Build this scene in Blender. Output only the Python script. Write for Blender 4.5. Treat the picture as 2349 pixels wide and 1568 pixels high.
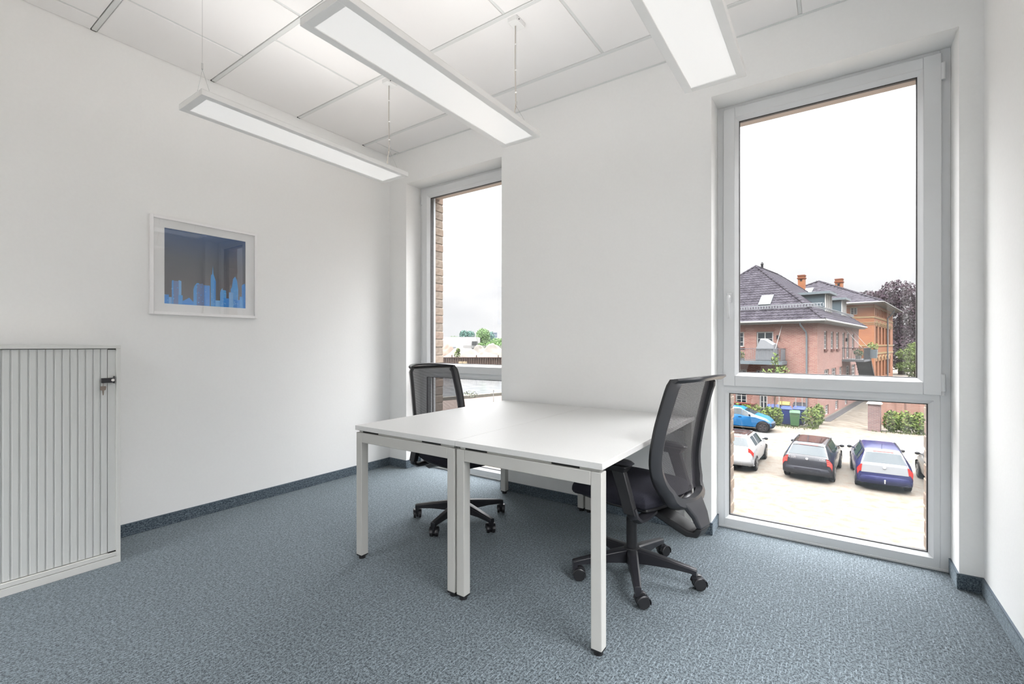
import bpy, math, random
from math import sin, cos, pi, radians, sqrt, atan2
from mathutils import Vector, Matrix
random.seed(7)
SC = bpy.context.scene
COL = SC.collection
for o in list(bpy.data.objects):
    bpy.data.objects.remove(o)

# ------------------------------------------------------------------ camera
CX, HY, FP = 1174.5, 791.0, 1064.0
YAW = radians(34.6)
CAMZ = 1.2
GZ = -4.1                     # level of the yard outside
cam = bpy.data.cameras.new('camera')
cam.sensor_width = 36.0
cam.lens = FP / 2349.0 * 36.0
cam.shift_y = (HY - 784.0) / 2349.0
cam.clip_start = 0.02
cam.clip_end = 2000
co = bpy.data.objects.new('camera', cam)
COL.objects.link(co)
co.location = (0, 0, CAMZ)
co.rotation_euler = (radians(90), 0, YAW)
SC.camera = co

# ------------------------------------------------------------------ exposure
SC.view_settings.view_transform = 'Standard'
SC.view_settings.look = 'None'
SC.view_settings.exposure = 3.1
SC.view_settings.gamma = 1.0
SC.view_settings.use_curve_mapping = False

# ------------------------------------------------------------------ sky
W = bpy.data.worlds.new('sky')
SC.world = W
W.use_nodes = True
nt = W.node_tree
for n in list(nt.nodes):
    nt.nodes.remove(n)
out = nt.nodes.new('ShaderNodeOutputWorld')
bg = nt.nodes.new('ShaderNodeBackground')
tc = nt.nodes.new('ShaderNodeTexCoord')
sep = nt.nodes.new('ShaderNodeSeparateXYZ')
nt.links.new(tc.outputs['Generated'], sep.inputs[0])
mp = nt.nodes.new('ShaderNodeMapping')
mp.inputs['Scale'].default_value = (1.6, 1.6, 5.0)
nt.links.new(tc.outputs['Generated'], mp.inputs[0])
nz = nt.nodes.new('ShaderNodeTexNoise')
nz.inputs['Scale'].default_value = 1.7
nz.inputs['Detail'].default_value = 6
nz.inputs['Roughness'].default_value = 0.55
nt.links.new(mp.outputs[0], nz.inputs['Vector'])
cr = nt.nodes.new('ShaderNodeValToRGB')
cr.color_ramp.elements[0].position = 0.38
cr.color_ramp.elements[0].color = (0.80, 0.815, 0.84, 1)
cr.color_ramp.elements[1].position = 0.60
cr.color_ramp.elements[1].color = (1.0, 1.0, 1.0, 1)
nt.links.new(nz.outputs[0], cr.inputs[0])
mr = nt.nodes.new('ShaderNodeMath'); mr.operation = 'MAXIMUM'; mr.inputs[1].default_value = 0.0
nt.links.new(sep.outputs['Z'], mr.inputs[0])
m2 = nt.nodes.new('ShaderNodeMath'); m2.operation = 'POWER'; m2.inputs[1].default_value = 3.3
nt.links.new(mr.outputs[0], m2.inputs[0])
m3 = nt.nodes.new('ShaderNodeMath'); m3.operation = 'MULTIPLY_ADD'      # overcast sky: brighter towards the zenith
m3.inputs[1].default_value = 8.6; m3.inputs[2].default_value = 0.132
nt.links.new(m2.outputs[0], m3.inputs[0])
nt.links.new(cr.outputs[0], bg.inputs['Color'])
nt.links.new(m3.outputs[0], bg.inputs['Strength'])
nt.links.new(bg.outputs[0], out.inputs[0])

# ------------------------------------------------------------------ sun (hazy)
sl = bpy.data.lights.new('sun', 'SUN')
sl.energy = .9
sl.angle = radians(6)
sl.color = (1.0, 0.97, 0.92)
so = bpy.data.objects.new('sun', sl)
COL.objects.link(so)
so.rotation_euler = Vector((0.62, 0.42, -0.80)).to_track_quat('-Z', 'Y').to_euler()

# ------------------------------------------------------------------ materials
MC = {}
def mat(name, col, rough=0.5, metal=0.0, spec=0.5, emit=None, est=1.0, coat=0.0):
    if name in MC:
        return MC[name]
    m = bpy.data.materials.new(name)
    m.use_nodes = True
    b = m.node_tree.nodes['Principled BSDF']
    b.inputs['Base Color'].default_value = (*col, 1)
    b.inputs['Roughness'].default_value = rough
    b.inputs['Metallic'].default_value = metal
    b.inputs['Specular IOR Level'].default_value = spec
    b.inputs['Coat Weight'].default_value = coat
    if emit:
        b.inputs['Emission Color'].default_value = (*emit, 1)
        b.inputs['Emission Strength'].default_value = est
    MC[name] = m
    return m
def nodes(m):
    return m.node_tree, m.node_tree.nodes['Principled BSDF']
def nnew(t, k, **kw):
    n = t.nodes.new(k)
    for a, v in kw.items():
        if a in n.inputs: n.inputs[a].default_value = v
        else: setattr(n, a, v)
    return n
def mottled(name, c1, c2, scale=6, rough=0.6, bump=0.0, detail=4, stretch=(1, 1, 1), lo=.35, hi=.65, spec=.4, coords='Object'):
    if name in MC:
        return MC[name]
    m = mat(name, c1, rough, spec=spec)
    t, b = nodes(m)
    c = nnew(t, 'ShaderNodeTexCoord')
    p = nnew(t, 'ShaderNodeMapping'); p.inputs['Scale'].default_value = stretch
    t.links.new(c.outputs[coords], p.inputs[0])
    n = nnew(t, 'ShaderNodeTexNoise', Scale=scale, Detail=detail)
    t.links.new(p.outputs[0], n.inputs['Vector'])
    r = nnew(t, 'ShaderNodeValToRGB')
    r.color_ramp.elements[0].position = lo; r.color_ramp.elements[0].color = (*c1, 1)
    r.color_ramp.elements[1].position = hi; r.color_ramp.elements[1].color = (*c2, 1)
    t.links.new(n.outputs[0], r.inputs[0]); t.links.new(r.outputs[0], b.inputs['Base Color'])
    if bump:
        bu = nnew(t, 'ShaderNodeBump', Strength=bump, Distance=0.01)
        t.links.new(n.outputs[0], bu.inputs['Height']); t.links.new(bu.outputs[0], b.inputs['Normal'])
    return m
def carpet(name, dark, light, line, axis=0, vertical=False):
    m = mat(name, dark, 0.95, spec=0.1)
    t, b = nodes(m)
    b.inputs['Sheen Weight'].default_value = .35; b.inputs['Sheen Roughness'].default_value = .45; b.inputs['Sheen Tint'].default_value = (.8, .92, 1, 1)
    L = t.links.new
    c = nnew(t, 'ShaderNodeTexCoord')
    s = nnew(t, 'ShaderNodeSeparateXYZ'); L(c.outputs['Object'], s.inputs[0])
    def math_(op, a, bb=None, cc=None):
        n = nnew(t, 'ShaderNodeMath', operation=op)
        for i, v in enumerate((a, bb, cc)):
            if v is None: continue
            if isinstance(v, (int, float)): n.inputs[i].default_value = v
            else: L(v, n.inputs[i])
        return n.outputs[0]
    U = s.outputs['Z'] if vertical else s.outputs['X']
    V = s.outputs['Y'] if (not vertical or axis == 0) else s.outputs['X']
    # speckled loop pile
    mp = nnew(t, 'ShaderNodeMapping')
    mp.inputs['Scale'].default_value = (1, .75, 1)
    L(c.outputs['Object'], mp.inputs[0])
    n1 = nnew(t, 'ShaderNodeTexNoise', Scale=300, Detail=3, Roughness=.85); L(mp.outputs[0], n1.inputs['Vector'])
    r1 = nnew(t, 'ShaderNodeValToRGB')
    r1.color_ramp.elements[0].position = .44; r1.color_ramp.elements[0].color = (*dark, 1)
    r1.color_ramp.elements[1].position = .56; r1.color_ramp.elements[1].color = (*light, 1)
    n3 = nnew(t, 'ShaderNodeTexNoise', Scale=120, Detail=2, Roughness=.6); L(mp.outputs[0], n3.inputs['Vector'])
    av = math_('MULTIPLY_ADD', n3.outputs[0], .38, math_('MULTIPLY', n1.outputs[0], .62))
    L(av, r1.inputs[0])
    # light stitched dashes, in columns
    pitch = .0165
    u = math_('DIVIDE', U, pitch)
    fu = math_('FLOOR', u); ru = math_('FRACT', u)
    du = math_('ABSOLUTE', math_('SUBTRACT', ru, .5))
    colm = math_('LESS_THAN', du, .075)
    wn = nnew(t, 'ShaderNodeTexWhiteNoise', noise_dimensions='1D'); L(fu, wn.inputs['W'])
    v = math_('ADD', math_('DIVIDE', V, .044), math_('MULTIPLY', wn.outputs['Value'], 7.3))
    fv = math_('FLOOR', v); rv = math_('FRACT', v)
    cmb = nnew(t, 'ShaderNodeCombineXYZ'); L(fu, cmb.inputs[0]); L(fv, cmb.inputs[1])
    w2 = nnew(t, 'ShaderNodeTexWhiteNoise', noise_dimensions='2D'); L(cmb.outputs[0], w2.inputs['Vector'])
    on = math_('GREATER_THAN', w2.outputs['Value'], .55)
    seg = math_('LESS_THAN', rv, .62)
    mk = math_('MULTIPLY', math_('MULTIPLY', colm, on), seg)
    mk = math_('MULTIPLY', mk, math_('MULTIPLY_ADD', n1.outputs[0], 1.1, -.12))
    mx = nnew(t, 'ShaderNodeMix', data_type='RGBA')
    L(mk, mx.inputs[0]); L(r1.outputs[0], mx.inputs[6]); mx.inputs[7].default_value = (*line, 1)
    L(mx.outputs[2], b.inputs['Base Color'])
    bu = nnew(t, 'ShaderNodeBump', Strength=.5, Distance=.003)
    L(n1.outputs[0], bu.inputs['Height']); L(bu.outputs[0], b.inputs['Normal'])
    return m
def glass_mat(name, tint=(1, 1, 1), refl=.06, rough=0.0):
    if name in MC: return MC[name]
    m = bpy.data.materials.new(name); m.use_nodes = True
    t = m.node_tree
    for n in list(t.nodes): t.nodes.remove(n)
    o = nnew(t, 'ShaderNodeOutputMaterial')
    tr = nnew(t, 'ShaderNodeBsdfTransparent'); tr.inputs[0].default_value = (*tint, 1)
    g = nnew(t, 'ShaderNodeBsdfGlossy', Roughness=rough)
    lw = nnew(t, 'ShaderNodeLayerWeight', Blend=.5)
    pw = nnew(t, 'ShaderNodeMath', operation='POWER'); pw.inputs[1].default_value = 4.5
    t.links.new(lw.outputs['Facing'], pw.inputs[0])
    fr = nnew(t, 'ShaderNodeMath', operation='MULTIPLY_ADD'); fr.inputs[1].default_value = .9; fr.inputs[2].default_value = .04
    t.links.new(pw.outputs[0], fr.inputs[0])
    mx = nnew(t, 'ShaderNodeMixShader')
    mu = nnew(t, 'ShaderNodeMath', operation='MULTIPLY'); mu.inputs[1].default_value = refl / .04
    mu.use_clamp = True
    t.links.new(fr.outputs[0], mu.inputs[0]); t.links.new(mu.outputs[0], mx.inputs[0])
    t.links.new(tr.outputs[0], mx.inputs[1]); t.links.new(g.outputs[0], mx.inputs[2])
    t.links.new(mx.outputs[0], o.inputs[0])
    MC[name] = m
    return m
def netting(name, col, wu, hole=.45):
    """woven net: opaque yarn with see-through gaps between the cross ribs"""
    m = bpy.data.materials.new(name); m.use_nodes = True
    t = m.node_tree; L = t.links.new
    b = t.nodes['Principled BSDF']; o = t.nodes['Material Output']
    b.inputs['Base Color'].default_value = (*col, 1); b.inputs['Roughness'].default_value = .6
    uv = nnew(t, 'ShaderNodeTexCoord')
    s = nnew(t, 'ShaderNodeSeparateXYZ'); L(uv.outputs['Object'], s.inputs[0])
    def fr(sock, p, lim):
        a = nnew(t, 'ShaderNodeMath', operation='DIVIDE'); L(sock, a.inputs[0]); a.inputs[1].default_value = p
        f = nnew(t, 'ShaderNodeMath', operation='FRACT'); L(a.outputs[0], f.inputs[0])
        g = nnew(t, 'ShaderNodeMath', operation='GREATER_THAN'); L(f.outputs[0], g.inputs[0]); g.inputs[1].default_value = lim
        return g.outputs[0]
    h = fr(s.outputs['Z'], wu, .58); v = fr(s.outputs['Y'], wu * .8, .32)
    mu = nnew(t, 'ShaderNodeMath', operation='MULTIPLY'); L(h, mu.inputs[0]); L(v, mu.inputs[1])
    tr = nnew(t, 'ShaderNodeBsdfTransparent')
    mx = nnew(t, 'ShaderNodeMixShader')
    L(mu.outputs[0], mx.inputs[0]); L(b.outputs[0], mx.inputs[1]); L(tr.outputs[0], mx.inputs[2])
    L(mx.outputs[0], o.inputs[0])
    return m
def brickwork(name, c1, c2, mortar, bw=.24, bh=.075, ms=.012, rough=.8):
    m = mat(name, c1, rough, spec=.2)
    t, b = nodes(m); L = t.links.new
    c = nnew(t, 'ShaderNodeTexCoord')
    s = nnew(t, 'ShaderNodeSeparateXYZ'); L(c.outputs['Object'], s.inputs[0])
    a = nnew(t, 'ShaderNodeMath', operation='ADD'); L(s.outputs['X'], a.inputs[0]); L(s.outputs['Y'], a.inputs[1])
    k = nnew(t, 'ShaderNodeCombineXYZ'); L(a.outputs[0], k.inputs[0]); L(s.outputs['Z'], k.inputs[1])
    br = nnew(t, 'ShaderNodeTexBrick', Scale=1.0)
    br.inputs['Color1'].default_value = (*c1, 1); br.inputs['Color2'].default_value = (*c2, 1)
    br.inputs['Mortar'].default_value = (*mortar, 1)
    br.inputs['Mortar Size'].default_value = ms; br.inputs['Brick Width'].default_value = bw
    br.inputs['Row Height'].default_value = bh; br.inputs['Bias'].default_value = 0
    L(k.outputs[0], br.inputs['Vector'])
    n = nnew(t, 'ShaderNodeTexNoise', Scale=1.2, Detail=5); L(c.outputs['Object'], n.inputs['Vector'])
    r = nnew(t, 'ShaderNodeMapRange'); r.inputs['To Min'].default_value = .75; r.inputs['To Max'].default_value = 1.25
    L(n.outputs[0], r.inputs['Value'])
    mx = nnew(t, 'ShaderNodeMix', data_type='RGBA', blend_type='MULTIPLY'); mx.inputs[0].default_value = 1
    L(br.outputs[0], mx.inputs[6]); L(r.outputs[0], mx.inputs[7]); L(mx.outputs[2], b.inputs['Base Color'])
    return m
def sr(r, g, b):      # sRGB 0-255 to linear
    f = lambda v: (v / 255 / 12.92) if v < 10.3 else ((v / 255 + .055) / 1.055) ** 2.4
    return (f(r), f(g), f(b))

WALL = mottled('wall_paint', (.895, .895, .885), (.905, .905, .895), 60, .85, .04, spec=.2)
CEIL = mat('ceiling_board', (.91, .895, .885), .9, spec=.1)
GRID = mat('ceiling_grid', (.74, .75, .74), .5)
DARK = mat('shadow_gap', (.02, .02, .02), .9)
CARPET = carpet('carpet', (.006, .009, .012), (.165, .196, .216), (.33, .39, .43))
SKIRT_Y = carpet('carpet_skirting_y', (.030, .042, .055), (.15, .19, .225), (.30, .36, .40), 0, True)
SKIRT_X = carpet('carpet_skirting_x', (.030, .042, .055), (.15, .19, .225), (.30, .36, .40), 1, True)
LIP = mat('skirting_lip', (.09, .12, .15), .6)
PVC = mat('window_pvc', (.74, .75, .76), .32, spec=.5)
GASK = mat('gasket', (.015, .013, .014), .6)
ALU = mat('blind_rail', (.42, .44, .46), .4, metal=.4)
GLASS = glass_mat('pane_glass')
DESKTOP = mottled('desktop_laminate', (.66, .66, .65), (.68, .68, .67), 200, .38, .01, spec=.45)
DESKMET = mat('desk_white_steel', (.50, .495, .47), .4, spec=.5)
RUB = mat('black_plastic', (.016, .016, .018), .42)
RUBG = mat('black_plastic_glossy', (.02, .02, .024), .3)
SHELL = mat('dark_grey_back_shell', (.036, .037, .042), .3, coat=.2)
FAB = mottled('seat_fabric', (.018, .018, .026), (.032, .032, .042), 400, .9, .2, spec=.15)
NET = netting('back_net', (.035, .033, .04), .0036)
STEEL = mat('chrome', (.6, .6, .6), .2, metal=1)
LAMPW = mat('lamp_white', (.86, .86, .85), .35)
LAMPD = mat('lamp_diffuser', (.88, .88, .87), .28, emit=(1, .985, .965), est=.042)
CABLE = mat('lamp_cable', (.42, .38, .33), .5)
CAB = mat('cabinet_grey', (.70, .70, .675), .42)
CABD = mat('cabinet_slat_grey', (.66, .67, .655), .45)

# ------------------------------------------------------------------ mesh helpers
class MB:
    def __init__(s): s.v = []; s.f = []; s.mi = []; s.cur = 0
    def add(s, vs, fs):
        n = len(s.v); s.v += [tuple(v) for v in vs]
        for f in fs: s.f.append(tuple(i + n for i in f)); s.mi.append(s.cur)
        return s
    def box(s, x0, x1, y0, y1, z0, z1):
        if x0 > x1: x0, x1 = x1, x0
        if y0 > y1: y0, y1 = y1, y0
        if z0 > z1: z0, z1 = z1, z0
        return s.add([(x0, y0, z0), (x1, y0, z0), (x1, y1, z0), (x0, y1, z0), (x0, y0, z1), (x1, y0, z1), (x1, y1, z1), (x0, y1, z1)],
                     [(0, 3, 2, 1), (4, 5, 6, 7), (0, 1, 5, 4), (1, 2, 6, 5), (2, 3, 7, 6), (3, 0, 4, 7)])
    def hexa(s, b, t):     # bottom 4 pts ccw, top 4 pts
        return s.add(list(b) + list(t), [(0, 3, 2, 1), (4, 5, 6, 7), (0, 1, 5, 4), (1, 2, 6, 5), (2, 3, 7, 6), (3, 0, 4, 7)])
    def quad(s, a, b, c, d): return s.add([a, b, c, d], [(0, 1, 2, 3)])
    def prism(s, pts, ax, a0, a1):
        """extrude a 2-D outline along an axis; ax 'x': pts=(y,z), 'y': pts=(x,z), 'z': pts=(x,y)"""
        def P(p, a): return {'x': (a, p[0], p[1]), 'y': (p[0], a, p[1]), 'z': (p[0], p[1], a)}[ax]
        n = len(pts)
        return s.add([P(p, a0) for p in pts] + [P(p, a1) for p in pts],
                     [tuple(range(n))[::-1], tuple(range(n, 2 * n))] + [(i, (i + 1) % n, n + (i + 1) % n, n + i) for i in range(n)])
    def cyl(s, p0, p1, r0, r1=None, n=12, cap=True):
        if r1 is None: r1 = r0
        p0, p1 = Vector(p0), Vector(p1); d = (p1 - p0).normalized()
        u = d.orthogonal().normalized(); w = d.cross(u)
        vs = []
        for p, r in ((p0, r0), (p1, r1)):
            for i in range(n):
                a = 2 * pi * i / n; vs.append(p + (u * cos(a) + w * sin(a)) * r)
        fs = [(i, (i + 1) % n, n + (i + 1) % n, n + i) for i in range(n)]
        if cap: fs += [tuple(range(n))[::-1], tuple(range(n, 2 * n))]
        return s.add(vs, fs)
    def tube(s, pts, r, n=8, rad=None, up=None, ry=None):
        """tube through points; optional elliptical section (r, ry)"""
        pts = [Vector(p) for p in pts]; vs = []
        u = None
        for k, p in enumerate(pts):
            d = (pts[min(k + 1, len(pts) - 1)] - pts[max(k - 1, 0)]).normalized()
            if up is not None: u = (Vector(up) - d * d.dot(Vector(up))).normalized()
            elif u is None: u = d.orthogonal().normalized()
            else: u = (u - d * d.dot(u)).normalized()
            w = d.cross(u); rr = rad[k] if rad else r; r2 = (ry or rr)
            if rad and ry: r2 = ry * rad[k] / r
            for i in range(n):
                a = 2 * pi * (i + .5) / n; vs.append(p + u * cos(a) * r2 + w * sin(a) * rr)
        m = len(pts); fs = []
        for k in range(m - 1):
            for i in range(n):
                fs.append((k * n + i, k * n + (i + 1) % n, (k + 1) * n + (i + 1) % n, (k + 1) * n + i))
        fs += [tuple(range(n))[::-1], tuple(range((m - 1) * n, m * n))]
        return s.add(vs, fs)
    def grid(s, rows):      # list of rows of points
        m = len(rows[0]); vs = [p for r in rows for p in r]
        return s.add(vs, [(a * m + b, a * m + b + 1, (a + 1) * m + b + 1, (a + 1) * m + b) for a in range(len(rows) - 1) for b in range(m - 1)])
    def lathe(s, prof, n=20, c=(0, 0, 0)):     # profile (r,z)
        vs = []
        for r, z in prof:
            for i in range(n):
                a = 2 * pi * i / n; vs.append((c[0] + r * cos(a), c[1] + r * sin(a), c[2] + z))
        m = len(prof)
        return s.add(vs, [(k * n + i, k * n + (i + 1) % n, (k + 1) * n + (i + 1) % n, (k + 1) * n + i) for k in range(m - 1) for i in range(n)] + [tuple(range(n))[::-1], tuple(range((m - 1) * n, m * n))])
    def blob(s, c, r, n=8, m=6, jit=0):
        vs = []
        for k in range(m + 1):
            th = pi * k / m
            for i in range(n):
                a = 2 * pi * i / n; q = 1 + random.uniform(-jit, jit)
                vs.append((c[0] + r[0] * sin(th) * cos(a) * q, c[1] + r[1] * sin(th) * sin(a) * q, c[2] + r[2] * cos(th) * q))
        return s.add(vs, [(k * n + i, (k + 1) * n + i, (k + 1) * n + (i + 1) % n, k * n + (i + 1) % n) for k in range(m) for i in range(n)])
    def xf(s, M, start=0):
        for i in range(start, len(s.v)): s.v[i] = tuple(M @ Vector(s.v[i]))
        return s
    def build(s, name, material, parent=None, loc=None, bevel=0, smooth=False, seg=2, angle=35):
        me = bpy.data.meshes.new(name)
        me.from_pydata(s.v, [], s.f)
        for m in (material if isinstance(material, (list, tuple)) else [material]): me.materials.append(m)
        if isinstance(material, (list, tuple)):
            me.polygons.foreach_set('material_index', s.mi)
        me.update()
        o = bpy.data.objects.new(name, me); COL.objects.link(o)
        if parent is not None: o.parent = parent
        if loc: o.location = loc
        if bevel:
            md = o.modifiers.new('bevel', 'BEVEL'); md.width = bevel; md.segments = seg; md.limit_method = 'ANGLE'; md.angle_limit = radians(30)
        if smooth or bevel:
            me.polygons.foreach_set('use_smooth', [True] * len(me.polygons))
            try: me.set_sharp_from_angle(angle=radians(angle))
            except Exception: pass
        return o
def tag(o, label=None, cat=None, group=None, kind=None):
    if label: o['label'] = label
    if cat: o['category'] = cat
    if group: o['group'] = group
    if kind: o['kind'] = kind
    return o
def thing(name, label, cat, loc=(0, 0, 0), rz=0, group=None):
    o = bpy.data.objects.new(name, None); COL.objects.link(o)
    o.location = loc; o.rotation_euler = (0, 0, rz); o.empty_display_size = .1
    return tag(o, label, cat, group)
def dup(root, loc, rz, label, group=None):
    r = root.copy(); COL.objects.link(r); r.location = loc; r.rotation_euler = (0, 0, rz); r['label'] = label
    if group: r['group'] = group
    for ch in list(root.children):
        c = ch.copy(); COL.objects.link(c); c.parent = r
        for g in list(ch.children):
            d = g.copy(); COL.objects.link(d); d.parent = c
    return r
def struct(o): o['kind'] = 'structure'; return o
def group_root(name, loc=(0, 0, 0)):
    o = bpy.data.objects.new(name, None); COL.objects.link(o); o.location = loc; o['kind'] = 'structure'; return o
_F = Vector((-sin(YAW), cos(YAW), 0)); _R = Vector((cos(YAW), sin(YAW), 0))
def spot(u, v, z):       # the point at height z that lies on the sight line through photo position (u, v)
    d = _F + _R * ((u - CX) / FP); k = -(v - HY) / FP; t = (z - CAMZ) / k
    return Vector((d.x * t, d.y * t, z))
def far(u, dist, z=0):   # the point at a distance along the view axis
    p = (_F + _R * ((u - CX) / FP)) * dist
    return Vector((p.x, p.y, z))
def zat(v, dist): return CAMZ - (v - HY) / FP * dist
# ================================================================== ROOM
XL, XR, YF, YB, ZC = -3.65, 0.603, 3.13, -1.35, 3.085
YG = 3.32                                     # face of the window frames
W1 = (-3.41, -2.265, 2.768); W2 = (-.628, .515, 2.768)
struct(MB().box(XL - .3, XR + .3, YB - .2, 3.36, -.2, 0).build('floor', CARPET))
struct(MB().box(XL - .2, XL, YB - .2, 3.4, 0, 3.4).build('wall_left', WALL))
SB = ((-1.25, .28), (.40, 1.93))                # two unseen windows beside the camera, added to let in fill light
b = MB().box(XR, XR + .2, SB[1][1], 3.4, 0, 3.4).box(XR, XR + .2, SB[0][1], SB[1][0], 0, 3.4).box(XR, XR + .2, YB - .2, SB[0][0], 0, 3.4)
for y0, y1 in SB: b.box(XR, XR + .2, y0, y1, 2.768, 3.4)
struct(b.build('wall_right', WALL))
for k, (y0, y1) in enumerate(SB):
    fill_win = group_root('window_%d' % (k + 4))
    b = MB()
    for ya, yb_ in ((y0, y0 + .08), (y1 - .08, y1)): b.box(XR + .13, XR + .19, ya, yb_, 0, 2.768)
    for za, zb_ in ((0, .08), (.88, 1.0), (2.69, 2.768)): b.box(XR + .13, XR + .19, y0 + .08, y1 - .08, za, zb_)
    b.build('window_frame', PVC, fill_win, bevel=.003)
    MB().box(XR + .15, XR + .154, y0 + .08, y1 - .08, .08, .88).build('lower_pane', GLASS, fill_win)
    MB().box(XR + .15, XR + .154, y0 + .08, y1 - .08, 1.0, 2.69).build('pane', GLASS, fill_win)
b = MB()
b.box(XL, W1[0], YF, 3.40, 0, 2.768).box(W1[1], W2[0], YF, 3.40, 0, 2.768).box(W2[1], XR, YF, 3.40, 0, 2.768).box(XL, XR, YF, 3.40, 2.768, 3.4)
struct(b.build('wall_far', WALL))
RB = (-3.35, -2.2)
b = MB().box(XL - .2, RB[0], YB - .2, YB, 0, 3.4).box(RB[1], XR + .2, YB - .2, YB, 0, 3.4).box(RB[0], RB[1], YB - .2, YB, 2.768, 3.4)
struct(b.build('wall_back', WALL))
rear_fill_win = group_root('window_3')  # unseen rear window, added to bring more daylight into the room
b = MB()
for xa in (RB[0], RB[1] - .08): b.box(xa, xa + .08, YB - .19, YB - .13, 0, 2.768)
for za, zb_ in ((0, .08), (.88, 1.0), (2.69, 2.768)): b.box(RB[0] + .08, RB[1] - .08, YB - .19, YB - .13, za, zb_)
b.build('window_frame', PVC, rear_fill_win, bevel=.003)
MB().box(RB[0] + .08, RB[1] - .08, YB - .165, YB - .161, .08, .88).build('lower_pane', GLASS, rear_fill_win)
MB().box(RB[0] + .08, RB[1] - .08, YB - .165, YB - .161, 1.0, 2.69).build('pane', GLASS, rear_fill_win)

# ---- suspended ceiling: separate boards on a white grid
ce = group_root('ceiling')
struct(MB().box(XL - .2, XR + .2, YB - .2, 3.4, ZC + .10, ZC + .3).build('slab', CEIL, ce))
rows = [-1.35 + .0]
ys = [-1.085, -.435, .215, .865, 1.515, 2.165, 2.815]
g = MB()
for y in ys: g.box(XL + .012, XR - .004, y - .0125, y + .0125, ZC - .004, ZC + .02)
g.build('grid_rail', GRID, ce, bevel=.003)
d = MB()
for y in ys: d.box(XL + .0005, XL + .012, y - .0125, y + .0125, ZC - .001, ZC + .03)
d.box(-3.565, -3.53, 3.110, 3.128, ZC - .001, ZC + .02)
d.build('rail_end_gap', DARK, ce)
yb = [YB] + ys + [YF]
joints = {0: [-2.8, -1.5, -.2], 1: [-3.17, -1.87, -.57], 2: [-2.835, -1.54, -.24], 3: [-3.488, -2.19, -.89], 4: [-3.17, -2.51, -1.87, -.57],
          5: [-2.835, -1.54, -.24], 6: [-2.52, -1.22, .08], 7: [-3.50, -2.30, -.15]}
rl = MB()
for r in range(len(yb) - 1):
    y0 = yb[r] + (.0125 if r else 0) + .003; y1 = yb[r + 1] - (.0125 if r < 7 else 0) - .003
    xs = [XL] + joints[r] + [XR]
    for k in range(len(xs) - 1):
        e0 = .003 if k == 0 else .0095; e1 = .003 if k == len(xs) - 2 else .0095
        MB().box(xs[k] + e0, xs[k + 1] - e1, y0, y1, ZC, ZC + .018).build('ceiling_board', CEIL, ce, bevel=.003)
    for x in joints[r]: rl.box(x - .0085, x + .0085, y0 - .003, y1 + .003, ZC + .004, ZC + .02)
rl.build('cross_rail', GRID, ce)
b = MB()
b.box(XL, XR, YF - .018, YF, ZC - .002, ZC + .02)
b.build('edge_trim', GRID, ce)

# ---- carpet skirting
def skirt(name, pts, m, inward):
    """pts: two plan points; the strip stands on the wall side and is 9 mm thick toward 'inward'"""
    (x0, y0), (x1, y1) = pts; ix, iy = inward; t = .009; h = .074
    b = MB().box(min(x0, x1, x0 + ix * t), max(x0, x1, x0 + ix * t), min(y0, y1, y0 + iy * t), max(y0, y1, y0 + iy * t), 0, h)
    o = struct(b.build(name, m, bevel=.003))
    b = MB().box(min(x0, x1, x0 + ix * t), max(x0, x1, x0 + ix * t), min(y0, y1, y0 + iy * t), max(y0, y1, y0 + iy * t), h, h + .004)
    b.build('lip', LIP, o)
    return o
skirt('baseboard_left', ((XL, YB), (XL, YF)), SKIRT_Y, (1, 0))
skirt('baseboard_right', ((XR, 1.93), (XR, YF)), SKIRT_Y, (-1, 0))
skirt('baseboard_far', ((XL, YF), (W1[0] + .009, YF)), SKIRT_X, (0, -1))
skirt('baseboard_far', ((W1[1] - .009, YF), (W2[0] + .009, YF)), SKIRT_X, (0, -1))
skirt('baseboard_far', ((W2[1] - .009, YF), (XR, YF)), SKIRT_X, (0, -1))
for i, (x, s) in enumerate(((W1[0], 1), (W1[1], -1), (W2[0], 1), (W2[1], -1))):
    skirt('baseboard_reveal', ((x, YF), (x, YG)), SKIRT_Y, (s, 0))

# ---- windows
def ring(b, x0, x1, z0, z1, w, y0, y1, wb=None, wt=None):
    wb = w if wb is None else wb; wt = w if wt is None else wt
    b.box(x0, x0 + w, y0, y1, z0, z1); b.box(x1 - w, x1, y0, y1, z0, z1)
    b.box(x0 + w, x1 - w, y0, y1, z0, z0 + wb); b.box(x0 + w, x1 - w, y0, y1, z1 - wt, z1)
    return b
def bead(b, x0, x1, z0, z1, w, yf, yb_):
    """sloping glazing bead: outer edge at yf, inner edge at yb_"""
    o = [(x0, z0), (x1, z0), (x1, z1), (x0, z1)]; i = [(x0 + w, z0 + w), (x1 - w, z0 + w), (x1 - w, z1 - w), (x0 + w, z1 - w)]
    vs = [(p[0], yf, p[1]) for p in o] + [(p[0], yb_, p[1]) for p in i] + [(p[0], yb_ + .02, p[1]) for p in i]
    fs = []
    for k in range(4):
        j = (k + 1) % 4
        fs += [(k, j, 4 + j, 4 + k), (4 + k, 4 + j, 8 + j, 8 + k)]
    return b.add(vs, fs)
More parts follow.
